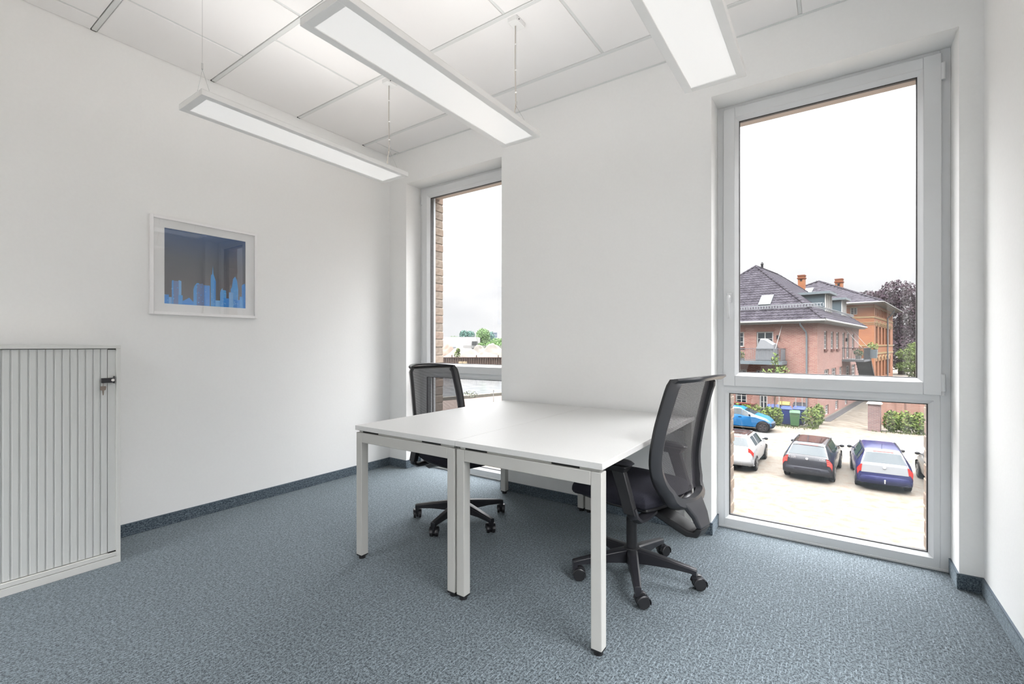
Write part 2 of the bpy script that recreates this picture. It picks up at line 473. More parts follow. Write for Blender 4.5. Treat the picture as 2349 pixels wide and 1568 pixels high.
def window(n, x0, x1, zt, hand):
    w = group_root(f'window_{n}')
    f = MB()
    fw = .042
    f.box(x0, x0 + fw, YG, YG + .07, 0, zt).box(x1 - fw, x1, YG, YG + .07, 0, zt)
    f.box(x0 + fw, x1 - fw, YG, YG + .07, zt - .03, zt).box(x0 + fw, x1 - fw, YG, YG + .07, .900, .945).box(x0 + fw, x1 - fw, YG, YG + .07, 0, .062)
    f.box(x0, x1, YG - .004, YG + .02, 0, .012)
    f.build('window_frame', PVC, w, bevel=.002)
    sx0, sx1, sz0, sz1 = x0 + .040, x1 - .038, .934, zt - .024
    bx0, bx1, bz0, bz1 = x0 + .108, x1 - .112, 1.000, zt - .088
    gy = YG + .012
    s = MB(); s.box(sx0, bx0, YG - .018, YG + .05, sz0, sz1).box(bx1, sx1, YG - .018, YG + .05, sz0, sz1)
    s.box(bx0, bx1, YG - .018, YG + .05, sz0, bz0).box(bx0, bx1, YG - .018, YG + .05, bz1, sz1)
    so = s.build('sash', PVC, w, bevel=.003)
    bead(MB(), bx0, bx1, bz0, bz1, .021, YG - .0185, gy).build('glazing_bead', PVC, so)
    q = .021
    ring(MB(), bx0 + q - .003, bx1 - q + .003, bz0 + q - .003, bz1 - q + .003, .0065, gy + .001, gy + .026).build('gasket', GASK, so)
    MB().box(bx0 + q, bx1 - q, gy + .003, gy + .007, bz0 + q, bz1 - q).build('pane', GLASS, so)
    # fixed lower light
    lx0, lx1, lz0, lz1 = x0 + .048, x1 - .068, .060, .903
    s2 = bead(MB(), lx0, lx1, lz0, lz1, .020, YG - .001, gy + .008).build('lower_glazing_bead', PVC, w)
    b = MB().box(x1 - .068, x1 - fw, YG - .001, YG + .05, .06, .903); b.box(x0 + fw, x0 + .048, YG - .001, YG + .05, .06, .903); b.build('lower_stile', PVC, w)
    ring(MB(), lx0 + .018, lx1 - .018, lz0 + .018, lz1 - .018, .0065, gy + .009, gy + .034).build('lower_gasket', GASK, w)
    MB().box(lx0 + .02, lx1 - .02, gy + .012, gy + .016, lz0 + .02, lz1 - .02).build('lower_pane', GLASS, w)
    # handle
    hx = (sx0 + bx0) / 2 + .002 if hand < 0 else (sx1 + bx1) / 2 - .002
    h = MB(); h.box(hx - .015, hx + .015, YG - .030, YG - .018, 1.475, 1.54)
    h.cyl((hx, YG - .03, 1.512), (hx, YG - .062, 1.512), .011, n=12)
    h.tube([(hx, YG - .060, 1.52), (hx, YG - .068, 1.505), (hx, YG - .070, 1.47), (hx, YG - .068, 1.43), (hx, YG - .062, 1.39), (hx, YG - .056, 1.372)], .011, n=10, rad=[.010, .0115, .0115, .011, .010, .009], ry=.007)
    h.build('window_handle', PVC, w, bevel=.004, smooth=True)
    ex = sx1 + .006 if hand < 0 else sx0 - .006
    for z in (.955, 2.60):
        k = MB().cyl((ex, YG - .012, z), (ex, YG - .012, z + .09), .010, n=12)
        if z < 1: k.cyl((ex, YG - .012, z - .022), (ex, YG - .012, z - .002), .006, n=8)
        k.build('hinge', PVC, w, smooth=True)
    # outer blind rails
    if n == 1:
        for xa, ya, yb_, m_ in ((.120, .030, .042, ALU), (.116, .050, .058, GASK), (.119, .066, .092, ALU)):
            MB().box(x0 + .06, x0 + xa, YG + ya, YG + yb_, .05, zt - .09).build('blind_rail', m_, w)
    return w
window(1, *W1, 1)
window(2, *W2, -1)

# ---- outer brick skin, seen at the jambs
OB = [mottled('pale_brick_%d' % i, c1, c2, 26, .85, .5, spec=.1) for i, (c1, c2) in enumerate((
    tuple(tuple(v / 3.3 for v in sr(*q)) for q in p) for p in (((176, 156, 138), (208, 192, 176)), ((186, 162, 142), (212, 194, 176)), ((170, 152, 138), (202, 188, 174)), ((182, 156, 138), (210, 186, 168)))))]
OM = mat('pale_mortar', tuple(v / 2.6 for v in sr(176, 162, 146)), .95)
wo = group_root('wall_outside')
b = MB()
for xa, xb in ((XL - 6, W1[0] + .085), (W1[1] - .085, W2[0] + .058), (W2[1] - .073, XR + .32)):
    b.box(xa, xb, 3.438, 3.552, -4.1, 6.4)
b.box(XL, XR, 3.438, 3.552, 2.9, 6.4); b.box(XL, XR, 3.438, 3.552, -4.1, -.02)
b.build('brick_backing', OM, wo)
LINT = mat('pale_lintel', tuple(v / 2.0 for v in sr(226, 206, 190)), .8)
for x0, x1 in ((W1[0], W1[1]), (W2[0], W2[1])):
    MB().box(x0, x1, 3.43, 3.50, 2.690, 2.92).build('lintel', LINT, wo)
    MB().box(x0, x1, 3.41, 3.58, -.12, -.03).build('outer_sill', ALU, wo)
mesh_b = {}
for x, s_ in ((W1[0] + .085, 1), (W1[1] - .085, -1), (W2[0] + .058, 1), (W2[1] - .073, -1)):
    z = .04; k = 0
    while z < 2.69:
        key = (k % 4, s_)
        if key not in mesh_b:
            j = random.uniform(-.002, .002)
            o = MB().box(-.05 * s_, (.006 + j) * s_, 3.433, 3.557 + j, 0, .0715).build('brick', OB[k % 4], wo, bevel=.004, seg=1)
            mesh_b[key] = o
        else:
            o = mesh_b[key].copy(); COL.objects.link(o)
        o.location = (x + random.uniform(-.002, .002), random.uniform(-.003, .002), z); z += .0815; k += random.choice((1, 1, 2, 3))

# ================================================================== PENDANT LIGHTS
def pendant(xc, label):
    t = thing('pendant_light', label, 'lamp', (xc, 1.635, 2.395), 0, 'pendant lights')
    hw, hl, bd, th = .132, .655, .036, .026
    f = MB(); f.box(-hw, -hw + bd, -hl, hl, 0, th).box(hw - bd, hw, -hl, hl, 0, th).box(-hw + bd, hw - bd, -hl, -hl + bd, 0, th).box(-hw + bd, hw - bd, hl - bd, hl, 0, th)
    f.box(-hw, hw, -hl, hl, th, th + .004)
    f.build('housing', LAMPW, t, bevel=.0015)
    MB().box(-hw + bd, hw - bd, -hl + bd, hl - bd, .004, .010).build('diffuser', LAMPD, t)
    al = bpy.data.lights.new('fill_uplight', 'AREA'); al.shape = 'RECTANGLE'; al.size = .20; al.size_y = 1.22     # unseen upward light, added to fill the room
    al.energy = .38; al.color = (1, .985, .97)
    ao = bpy.data.objects.new('fill_uplight', al); COL.objects.link(ao); ao.parent = t; ao.location = (0, 0, th + .006); ao.rotation_euler = (pi, 0, 0)
    H = ZC - 2.395
    for s in (-1, 1):
        y = s * (hl - .055); zz = .22
        w = MB(); w.cyl((0, y, zz), (0, y, H - (.028 if s > 0 else 0)), .0009, n=5)
        w.cyl((0, y, zz), (0, y, zz - .03), .0045, n=8)
        for dx in (-.055, .055): w.cyl((0, y, zz - .03), (dx * 1.7, y, th + .004), .0009, n=5)
        w.build('suspension_wire', STEEL, t)
        if s > 0:
            c = MB().tube([(-.008, y, H - .028), (-.010, y, .45), (-.007, y, .3), (-.006, y, .22), (-.004, y - .02, .1), (-.01, y - .03, .03)], .0028, n=6)
            c.build('power_cable', CABLE, t, smooth=True)
            for q in (.55, .40, .27): MB().cyl((-.004, y, q), (-.004, y, q + .006), .006, n=8).build('cable_clip', LAMPW, t)
            c = MB().box(-.030, .030, y - .045, y + .045, H - .028, H)
            cn = c.build('ceiling_canopy', LAMPW, t, bevel=.002)
            MB().cyl((.0302, y - .02, H - .014), (.0325, y - .02, H - .014), .0035, n=8).build('canopy_screw', DARK, cn)
        else:
            MB().cyl((0, y, H - .012), (0, y, H), .012, n=12).build('ceiling_cup', LAMPW, t, smooth=True)
    return t
pendant(-2.605, 'white slim pendant office light nearest the left wall, seen whole')
pendant(-1.510, 'middle white pendant office light of the three, hanging above the desks')
pendant(-.445, 'rightmost white pendant light, cut by the top edge, close to the right window')

# ================================================================== DESKS
def desk(x0, x1, label):
    y0, y1 = 1.652, 3.098; zt = .748
    t = thing('desk', label, 'desk', ((x0 + x1) / 2, (y0 + y1) / 2, 0), 0, 'white desks')
    hx, hy = (x1 - x0) / 2, (y1 - y0) / 2
    MB().box(-hx + .0006, hx - .0006, -hy, hy, zt - .026, zt).build('desktop', DESKTOP, t, bevel=.0015)
    lw = .046; zb = zt - .038
    for sy in (-1, 1):
        ya = sy * (hy - .004); yb_ = sy * (hy - .004 - lw)
        if sy > 0: ya, yb_ = sy * (hy - .012), sy * (hy - .012 - lw)
        MB().box(-hx + .006 + lw, hx - .006 - lw, ya, yb_, zb - .055, zb).build('cross_beam', DESKMET, t, bevel=.003)
        for sx in (-1, 1):
            xa = sx * (hx - .006); xb = sx * (hx - .006 - lw)
            l = MB().box(xa, xb, ya, yb_, .022, zb - .0005).build('leg', DESKMET, t, bevel=.003)
            fc = (xa + xb) / 2, (ya + yb_) / 2
            m = MB().box(xa + sx * -.001, xb + sx * .001, ya - sy * .001, yb_ + sy * .001, .016, .022)
            m.cyl((*fc, 0.0), (*fc, .016), .019, n=16)
            m.build('foot', RUB, l)
        # spacer strip with two dark slots
        yy = sy * (hy - .03)
        s = MB().box(-hx + .02, hx - .02, yy - .014, yy + .014, zb, zt - .026)
        s.build('spacer', DESKMET, t)
        for c in ((-.86, -.52), (.38, .72)): MB().box(hx * c[0], hx * c[1], yy - .0165, yy - .014, zb + .001, zt - .027).build('spacer_slot', DARK, t)
    for sx in (-.62, .62):
        MB().box(hx * sx - .02, hx * sx + .02, -hy + .05, hy - .058, zb - .04, zb + .008).build('side_rail', DESKMET, t)
    return t
desk(-2.216, -1.4685, 'left white rectangular desk on square steel legs, mesh chair behind it')
desk(-1.4675, -.720, 'right white rectangular desk on square steel legs, nearer the large window')
# ================================================================== CABINET
cbx = thing('tambour_cabinet', 'grey office cabinet with vertical roller slats, standing against the left wall', 'cabinet', (XL + .01, .2855, 0))
# local: front face at x = .39, y from -.6 to .6
FXL, CW = .39, .6
fr = MB()
fr.box(0, FXL, CW - .019, CW, .038, 1.181).box(0, FXL, -CW, -CW + .019, .038, 1.181)
fr.box(0, .01, -CW + .019, CW - .019, .038, 1.181)
fr.build('side_panel', CAB, cbx, bevel=.001)
MB().box(0, FXL + .001, -CW, CW, 1.181, 1.200).build('top_panel', CAB, cbx, bevel=.001)
MB().box(.01, FXL, -CW + .019, CW - .019, .040, .062).build('bottom_rail', CAB, cbx, bevel=.001)
MB().box(0, FXL + .001, -CW, CW, 0, .0375).build('plinth', CAB, cbx, bevel=.001)
MB().box(FXL - .030, FXL - .012, CW - .0528, CW - .0195, .066, 1.178).build('guide_channel', CABD, cbx)
for z0_, z1_ in ((.0625, .0675), (1.175, 1.1805)): MB().box(FXL - .014, FXL - .004, CW - .052, CW - .020, z0_, z1_).build('channel_end', DARK, cbx)
sl0 = None; pitch = .0304; y = CW - .0535
while y - pitch > -CW + .03:
    if sl0 is None:
        m_ = MB(); w_ = pitch - .0018
        m_.prism([(0, -w_), (.006, -w_ + .0015), (.0072, -w_ + .006), (.0072, -.006), (.006, -.0015), (0, 0)], 'z', .066, 1.178)
        m_.box(-.002, .0058, -pitch, -w_ + .0002, .066, 1.178)
        o = sl0 = m_.build('slat', CABD, cbx)
    else:
        o = sl0.copy(); COL.objects.link(o)
    o.location = (FXL - .018, y, 0); y -= pitch
MB().box(FXL - .025, FXL - .0185, -CW + .02, CW - .05, .064, 1.179).build('door_backing', DARK, cbx)
hz = 1.008
h = MB(); h.box(FXL - .012, FXL + .006, CW - .030, CW - .026, hz - .018, hz + .022)
h.prism([(FXL + .002, CW - .028), (FXL + .016, CW - .034), (FXL + .018, CW - .084), (FXL + .004, CW - .086)], 'z', hz - .013, hz + .013)
hd = h.build('handle', RUBG, cbx, bevel=.002)
MB().cyl((FXL + .0155, CW - .038, hz + .001), (FXL + .0185, CW - .038, hz + .001), .0075, n=14).build('lock_cylinder', STEEL, hd, smooth=True)
KEYM = mat('key_metal', (.20, .17, .15), .3, metal=.9)
k = MB(); ky = CW - .078
k.cyl((FXL + .012, ky, hz - .012), (FXL + .012, ky, hz - .03), .0012, n=6)
k.prism([(ky - .013, hz - .036), (ky - .011, hz - .030), (ky + .011, hz - .030), (ky + .013, hz - .036), (ky + .011, hz - .050), (ky + .004, hz - .054), (ky - .004, hz - .054), (ky - .011, hz - .050)], 'x', FXL + .010, FXL + .0135)
k.prism([(ky - .004, hz - .054), (ky + .004, hz - .054), (ky + .0035, hz - .070), (ky + .002, hz - .079), (ky - .0015, hz - .079), (ky - .003, hz - .070)], 'x', FXL + .0108, FXL + .0128)
tag(k.build('key', KEYM, cbx), 'small metal key hanging below the lock handle')

# ================================================================== PICTURE
pc = thing('framed_picture', 'white framed print of blue city towers on the left wall', 'picture', (XL, 1.479, 1.727))
pw, ph, fwid = .341, .325, .020
f = MB()
for s in (-1, 1):
    f.box(0, .026, s * pw, s * (pw - fwid), -ph, ph); f.box(0, .026, -pw + fwid, pw - fwid, s * ph, s * (ph - fwid))
f.build('frame', mat('frame_white', (.90, .89, .89), .4), pc, bevel=.0015)
mt = MB(); mw, mh = .258, .251
for s in (-1, 1):
    mt.box(.004, .0125, s * (pw - fwid), s * mw, -ph + fwid, ph - fwid); mt.box(.004, .0125, -mw, mw, s * (ph - fwid), s * mh)
mt.build('mat_board', mat('mat_board', (.92, .92, .92), .8), pc)
PB = mat('print_ground', (.018, .019, .025), .6)  # ground colour lightened to carry the grey reflection of the glass
t_, b_ = nodes(PB)
c_ = nnew(t_, 'ShaderNodeTexCoord'); s_ = nnew(t_, 'ShaderNodeSeparateXYZ'); t_.links.new(c_.outputs['Object'], s_.inputs[0])
r_ = nnew(t_, 'ShaderNodeMapRange'); r_.inputs['From Min'].default_value = -.1; r_.inputs['From Max'].default_value = .25
t_.links.new(s_.outputs['Z'], r_.inputs['Value'])
q_ = nnew(t_, 'ShaderNodeValToRGB')
q_.color_ramp.elements[0].color = (*sr(104, 102, 110), 1); q_.color_ramp.elements[1].color = (*sr(50, 88, 138), 1)
q_.color_ramp.elements.new(.45).color = (*sr(94, 100, 114), 1)
t_.links.new(r_.outputs[0], q_.inputs[0]); t_.links.new(q_.outputs[0], b_.inputs['Base Color'])
INK = [mat('print_blue_%d' % i, sr(*c), .6) for i, c in enumerate(((80, 170, 240), (50, 150, 235), (125, 190, 245), (112, 138, 190)))]
p = MB(); p.box(.006, .0095, -mw, mw, -mh, mh)
def bar(y0, y1, z1, c, top=None, z0=-mh):   # one tower of the flat print, kept inside the sheet
    c = c or 4; p.cur = c; pts = [(y0, z0), (y1, z0), (y1, z1)] + (top or []) + [(y0, z1)]
    n = len(p.v); p.v += [(.00955 + .000012 * len(p.f), a, b_2) for a, b_2 in pts]; p.f.append(tuple(range(n, n + len(pts)))); p.mi.append(c)
u = lambda q: -mw + 2 * mw * q
hgt = lambda q: -mh + 2 * mh * q
bar(u(.00), u(.10), hgt(.09), 2); bar(u(.08), u(.135), hgt(.30), 3); bar(u(.085), u(.105), hgt(.315), 0); bar(u(.155), u(.19), hgt(.315), 2, [(u(.165), hgt(.325))])
bar(u(.10), u(.16), hgt(.31), 3); bar(u(.155), u(.205), hgt(.125), 0); bar(u(.0), u(.05), hgt(.12), 1); bar(u(.2), u(.33), hgt(.045), 1, [(u(.28), hgt(.10)), (u(.24), hgt(.07))])
bar(u(.33), u(.40), hgt(.22), 0, [(u(.40), hgt(.31)), (u(.37), hgt(.31)), (u(.345), hgt(.27))])
bar(u(.37), u(.455), hgt(.29), 3, [(u(.44), hgt(.31))]); bar(u(.45), u(.53), hgt(.29), 1); bar(u(.43), u(.46), hgt(.29), 3)
bar(u(.54), u(.60), hgt(.38), 0, [(u(.575), hgt(.46)), (u(.567), hgt(.58)), (u(.560), hgt(.46)), (u(.545), hgt(.44))]); bar(u(.585), u(.605), hgt(.37), 1)
bar(u(.60), u(.68), hgt(.09), 2); bar(u(.66), u(.74), hgt(.20), 0, [(u(.73), hgt(.245)), (u(.67), hgt(.245))]); bar(u(.70), u(.84), hgt(.13), 1)
bar(u(.80), u(.90), hgt(.27), 0, [(u(.885), hgt(.40)), (u(.86), hgt(.46)), (u(.83), hgt(.42)), (u(.815), hgt(.30))]); bar(u(.775), u(.83), hgt(.22), 2)
bar(u(.84), u(.93), hgt(.12), 1); bar(u(.95), u(1.0), hgt(.33), 1, [(u(.99), hgt(.37)), (u(.96), hgt(.35))]); bar(u(.92), u(.97), hgt(.17), 0)
for i in range(60):      # lit window rows
    a = random.choice(((.34, .50), (.545, .59), (.81, .89), (.0, .19), (.67, .73))); y = random.uniform(*a); z = random.uniform(.02, .26)
    bar(u(y), u(y + .012), hgt(z + .012), random.choice((0, 2, 2)), z0=hgt(z))
p.build('print', [PB] + INK[1:] + [INK[0]], pc)
MB().box(.0165, .0175, -pw + fwid, pw - fwid, -ph + fwid, ph - fwid).build('glass', glass_mat('picture_glass', refl=.075), pc)

# ================================================================== CHAIRS
def spline(ks, x):       # piecewise smooth interpolation through (x, y...) keys
    if x <= ks[0][0]: return ks[0][1]
    for i in range(len(ks) - 1):
        if x <= ks[i + 1][0]:
            x0, y0 = ks[i]; x1, y1 = ks[i + 1]; t = (x - x0) / (x1 - x0)
            m0 = (y1 - ks[max(i - 1, 0)][1]) / (x1 - ks[max(i - 1, 0)][0]) * (x1 - x0)
            k2 = ks[min(i + 2, len(ks) - 1)]; m1 = (k2[1] - y0) / (k2[0] - x0) * (x1 - x0)
            return (2 * t**3 - 3 * t**2 + 1) * y0 + (t**3 - 2 * t**2 + t) * m0 + (-2 * t**3 + 3 * t**2) * y1 + (t**3 - t**2) * m1
    return ks[-1][1]
BX = [(.40, -.300), (.47, -.268), (.56, -.236), (.66, -.226), (.80, -.246), (.92, -.276), (1.045, -.312)]     # side profile of the back
BW = [(.47, .120), (.50, .158), (.55, .190), (.62, .209), (.70, .216), (.82, .214), (.95, .206), (1.01, .201), (1.035, .192), (1.045, .180)]   # half width
ZT = 1.045
def office_chair(label, loc, rz, base_rot, caster_rot):
    """faces local +x"""
    t = thing('office_chair', label, 'chair', loc, rz, 'black mesh office chairs')
    # five-star base
    hub = MB(); hub.lathe([(.030, .062), (.040, .075), (.046, .12), (.040, .148), (.030, .150)], 20)
    hub.cyl((0, 0, .03), (0, 0, .07), .018, n=12)
    hub.build('base_hub', RUB, t, smooth=True)
    for k in range(5):
        a = base_rot + k * 2 * pi / 5
        M = Matrix.Rotation(a, 4, 'Z')
        s = MB()
        secs = [(.030, .027, .075, .146), (.10, .025, .080, .137), (.20, .021, .083, .121), (.29, .018, .078, .106), (.318, .016, .070, .100)]
        vs = []
        for x, w, z0, z1 in secs: vs += [(x, -w, z0), (x, w, z0), (x, w, z1 - .006), (x, w * .62, z1), (x, -w * .62, z1), (x, -w, z1 - .006)]
        fs = [(j * 6 + i, j * 6 + (i + 1) % 6, j * 6 + 6 + (i + 1) % 6, j * 6 + 6 + i) for j in range(4) for i in range(6)] + [tuple(range(6))[::-1], tuple(range(24, 30))]
        s.add(vs, fs)
        s.box(.296, .318, -.012, .012, .052, .075)
        s.xf(M)
        s.build('base_leg', RUBG, t, bevel=.0015)
        # caster
        cm = MB(); px, py = .307 * cos(a), .307 * sin(a); ca = caster_rot[k]
        cxv = Vector((cos(ca), sin(ca), 0)); n_ = Vector((-sin(ca), cos(ca), 0)); c0 = Vector((px, py, .030)) + cxv * .022
        for s_ in (-1, 1):
            cm.cyl(c0 + n_ * s_ * .009, c0 + n_ * s_ * .026, .030, .0285, n=24)
        co_ = cm.build('caster', RUB, t, bevel=.002, angle=50)
        hm = MB()
        rows_ = []
        for s_ in (-1, 1):
            prof = []
            for q in range(9):
                th = radians(-20 + q * 24)
                prof.append([c0 + cxv * cos(th) * rr + Vector((0, 0, 1)) * sin(th) * rr + n_ * s_ * off for rr, off in ((.0325, .007), (.0345, .010), (.0345, .027), (.0315, .029))])
            hm.grid(prof)
        hm.cyl(Vector((px, py, .030)), Vector((px, py, .062)), .008, n=10)
        hm.cyl(c0 - n_ * .008, c0 + n_ * .008, .024, n=14)
        hm.build('caster_hood', RUBG, co_, smooth=True)
    c = MB(); c.cyl((0, 0, .145), (0, 0, .30), .0275, n=20); c.cyl((0, 0, .30), (0, 0, .40), .022, n=20)
    c.build('gas_column', RUB, t, smooth=True)
    m = MB(); m.hexa([(-.13, -.055, .378), (.10, -.05, .378), (.10, .05, .378), (-.13, .055, .378)], [(-.17, -.08, .425), (.15, -.08, .425), (.15, .08, .425), (-.17, .08, .425)])
    m.cyl((.06, .05, .40), (.06, .22, .395), .006, n=8); m.cyl((.06, .20, .395), (.06, .245, .394), .012, n=10)
    m.build('tilt_mechanism', RUB, t, bevel=.004)
    # seat
    def slab(name, m_, zlo, zhi, hx0, hx1, hw, edge, drop, parent):
        g_ = MB(); NX, NY = 24, 24; top = []; bot = []
        for i in range(NX + 1):
            rt, rb = [], []
            for j in range(NY + 1):
                a_, b2 = sin(pi / 2 * (-1 + 2 * i / NX)), sin(pi / 2 * (-1 + 2 * j / NY))
                # squircle footprint
                x_ = a_ * sqrt(1 - .5 * b2 * b2 * .50); y_ = b2 * sqrt(1 - .5 * a_ * a_ * .55)
                r_ = min(1, max(abs(a_), abs(b2)))
                e_ = (1 - r_ ** edge) ** .42 if r_ < 1 else 0
                x = hx0 + (hx1 - hx0) * (x_ + 1) / 2; y = hw * y_
                front = max(0, (a_ - .35) / .65) ** 2 * drop
                zm = zlo + (zhi - zlo) * .45
                dish = .010 * (1 - a_ * a_) * (1 - b2 * b2)
                rt.append((x, y, zm + (zhi - zm) * e_ - front - dish)); rb.append((x, y, zm - (zm - zlo) * e_ - front * .8))
            top.append(rt); bot.append(rb)
        g_.grid(top); g_.grid([r[::-1] for r in bot])
        return g_.build(name, m_, parent, smooth=True, angle=80)
    se = slab('seat', FAB, .420, .518, -.240, .262, .248, 6, .022, t)
    slab('seat_pan', RUB, .405, .450, -.225, .215, .215, 4, .006, t)
    # arm rests
    for s_ in (-1, 1):
        a_ = MB(); y = s_ * .268
        a_.tube([(-.175, s_ * .10, .405), (-.178, s_ * .19, .392), (-.178, s_ * .235, .394), (-.174, s_ * .262, .412), (-.165, s_ * .270, .45)], .016, n=8, up=(1, 0, 0), ry=.030)
        ar = a_.build('armrest_bracket', RUBG, t, smooth=True)
        b2 = MB(); b2.hexa([(-.195, y - .016, .425), (-.135, y - .016, .425), (-.135, y + .016, .425), (-.195, y + .016, .425)],
                           [(-.128, y - .014, .632), (-.060, y - .014, .632), (-.060, y + .014, .632), (-.128, y + .014, .632)])
        b2.hexa([(-.135, y - .022, .612), (-.040, y - .022, .612), (-.040, y + .022, .612), (-.135, y + .022, .612)], [(-.155, y - .034, .642), (.0, y - .034, .642), (.0, y + .034, .642), (-.155, y + .034, .642)])
        b2.build('armrest_upright', RUB, t, bevel=.004)
        pd = MB(); NX, NY = 12, 6; tp, bt = [], []
        for i in range(NX + 1):
            r1_, r2_ = [], []
            for j in range(NY + 1):
                aa, bb = -1 + 2 * i / NX, -1 + 2 * j / NY
                x_ = aa * sqrt(1 - .35 * bb * bb); y_ = bb * sqrt(1 - .35 * aa * aa); e_ = (1 - max(abs(aa), abs(bb)) ** 4) ** .5
                r1_.append((-.060 + .118 * x_, y + .044 * y_, .655 + .012 * e_)); r2_.append((-.060 + .118 * x_, y + .044 * y_, .655 - .015 * e_))
            tp.append(r1_); bt.append(r2_)
        pd.grid(tp); pd.grid([r[::-1] for r in bt])
        pd.build('armrest_pad', RUBG, t, smooth=True, angle=80)
    # back frame: a loop open at the top, wide flange
    zs = [ZT - .0 - (ZT - .50) * (i / 22) for i in range(23)]
    side = [(spline(BX, z), spline(BW, z), z) for z in zs]
    bot_ = []
    for i in range(1, 14):
        th = pi * i / 14
        w0 = spline(BW, .50); z = .50 - .072 * sin(th) ** .8
        bot_.append((spline(BX, z), w0 * cos(th), z))
    loop = side + bot_ + [(x, -y_, z) for x, y_, z in side[::-1]]
    P_ = [Vector(p_) for p_ in loop]
    fr_ = MB(); secs = []
    for i, p_ in enumerate(P_):
        d_ = (P_[min(i + 1, len(P_) - 1)] - P_[max(i - 1, 0)]).normalized()
        back = Vector((-1, 0, 0)); back = (back - d_ * back.dot(d_)).normalized()
        inw = d_.cross(back).normalized()
        cen = Vector((p_.x, 0, .75))
        if inw.dot(cen - p_) < 0: inw = -inw
        low = max(0, min(1, (.66 - p_.z) / .16)); bo = max(0, min(1, (.50 - p_.z) / .06))
        wd = .030 + .012 * low + .014 * bo; dp = .052 + .004 * low
        # wrap-round flange: front lip, outer skin raking back and inward, inner skin
        sec = [p_ + inw * .0, p_ + back * .010 - inw * .004, p_ + back * dp * .75 + inw * .006, p_ + back * dp + inw * .018, p_ + back * (dp - .004) + inw * wd, p_ + back * .018 + inw * (wd * .9), p_ + inw * .012 + back * .002]
        secs.append(sec)
    fr_.grid([s2 + [s2[0]] for s2 in secs])
    n7 = len(secs[0])
    fr_.add(secs[0], [tuple(range(n7))]); fr_.add(secs[-1], [tuple(range(n7))[::-1]])
    fo = fr_.build('back_frame', SHELL, t, smooth=True, angle=40)
    lp_ = MB(); rws = []
    for i, s2 in enumerate(secs):
        o_ = (s2[0] - s2[4]).normalized() * .0015; f_ = Vector((.002, 0, 0))
        rws.append([s2[6] + f_, s2[0] + f_ + o_, s2[1] + o_, s2[1] * .9 + s2[2] * .1 + o_])
    lp_.grid(rws); lp_.build('frame_lip', RUB, fo, smooth=True)
    # net
    nt_ = MB(); rws = []
    for i in range(31):
        z = ZT - .004 - (ZT - .505) * i / 30; w0 = spline(BW, max(z, .50)) - .020; row = []
        for j in range(17):
            b2 = -1 + 2 * j / 16
            row.append((spline(BX, z) - .030 - .014 * (1 - b2 * b2), w0 * b2, z))
        rws.append(row)
    nt_.grid(rws)
    nt_.build('back_net', NET, t, smooth=True, angle=80)
    # top rail bowing to the rear
    tr_ = MB(); rw = []
    for i in range(21):
        b2 = -1 + 2 * i / 20; w0 = .190 * b2; bow = .088 * (1 - abs(b2) ** 3.2)
        x = -.322 - bow * 1.15; z = ZT - .004 + .016 * (1 - b2 * b2)
        rw.append([(x + .004, w0, z + .006), (x - .030, w0 * 1.01, z + .010), (x - .033, w0 * 1.01, z + .002), (x - .012, w0, z - .014), (x + .004, w0, z - .004), (x + .004, w0, z + .006)])
    tr_.grid(rw); tr_.add(rw[0][:5], [(0, 1, 2, 3, 4)]); tr_.add(rw[-1][:5], [(4, 3, 2, 1, 0)])
    tr_.build('top_rail', SHELL, t, smooth=True, angle=40)
    tl = MB(); rw = []
    for i in range(15):
        b2 = -1 + 2 * i / 14
        rw.append([(spline(BX, ZT) - .020, .190 * b2, ZT + .004), (spline(BX, ZT) - .028 - .014 * (1 - b2 * b2), .190 * b2, ZT - .002), (spline(BX, ZT) - .026 - .014 * (1 - b2 * b2), .190 * b2, ZT - .016), (spline(BX, ZT) - .018, .190 * b2, ZT - .010)])
    tl.grid(rw); tl.build('net_edge', RUB, t, smooth=True)
    # rear spine: from the bottom of the frame down, forward under the seat
    sp = MB()
    pts = [(-.318, .475), (-.362, .41), (-.380, .36), (-.362, .325), (-.32, .322), (-.26, .345), (-.18, .375), (-.10, .392)]
    ws = [.090, .062, .050, .048, .050, .055, .060, .06]
    ths = [.030, .028, .028, .030, .034, .034, .030, .03]
    vs = []
    for i, (x, z) in enumerate(pts):
        x0_, z0_ = pts[max(i - 1, 0)]; x1_, z1_ = pts[min(i + 1, 7)]; dx, dz = x1_ - x0_, z1_ - z0_; l_ = sqrt(dx * dx + dz * dz); nx_, nz_ = -dz / l_, dx / l_
        for sy_, q in ((-1, -1), (1, -1), (1, 1), (-1, 1)): vs.append((x + nx_ * ths[i] * .5 * q, sy_ * ws[i], z + nz_ * ths[i] * .5 * q))
    fsq = lambda j0, j1: [(j * 4 + i, j * 4 + (i + 1) % 4, j * 4 + 4 + (i + 1) % 4, j * 4 + 4 + i) for j in range(j0, j1) for i in range(4)]
    sp.add(vs[:12], fsq(0, 2) + [(3, 2, 1, 0), (8, 9, 10, 11)])
    sp.build('rear_spine', SHELL, t, bevel=.008, seg=3)
    s3 = MB(); s3.add(vs[8:], fsq(0, 5) + [(3, 2, 1, 0), (20, 21, 22, 23)]); s3.build('spine_arm', RUB, t, bevel=.008, seg=3)
    return t
office_chair('black mesh office chair at the far side of the left desk, before the far window', (-2.085, 2.405, 0), radians(-12), radians(134 + 12),
             [radians(a) for a in (150, 148, 138, 150, 140)])
office_chair('black mesh office chair tucked under the right desk, nearest the large window', (-.862, 2.352, 0), radians(168), radians(7 - 168),
             [radians(a - 168) for a in (35, 60, 20, 30, 40)])
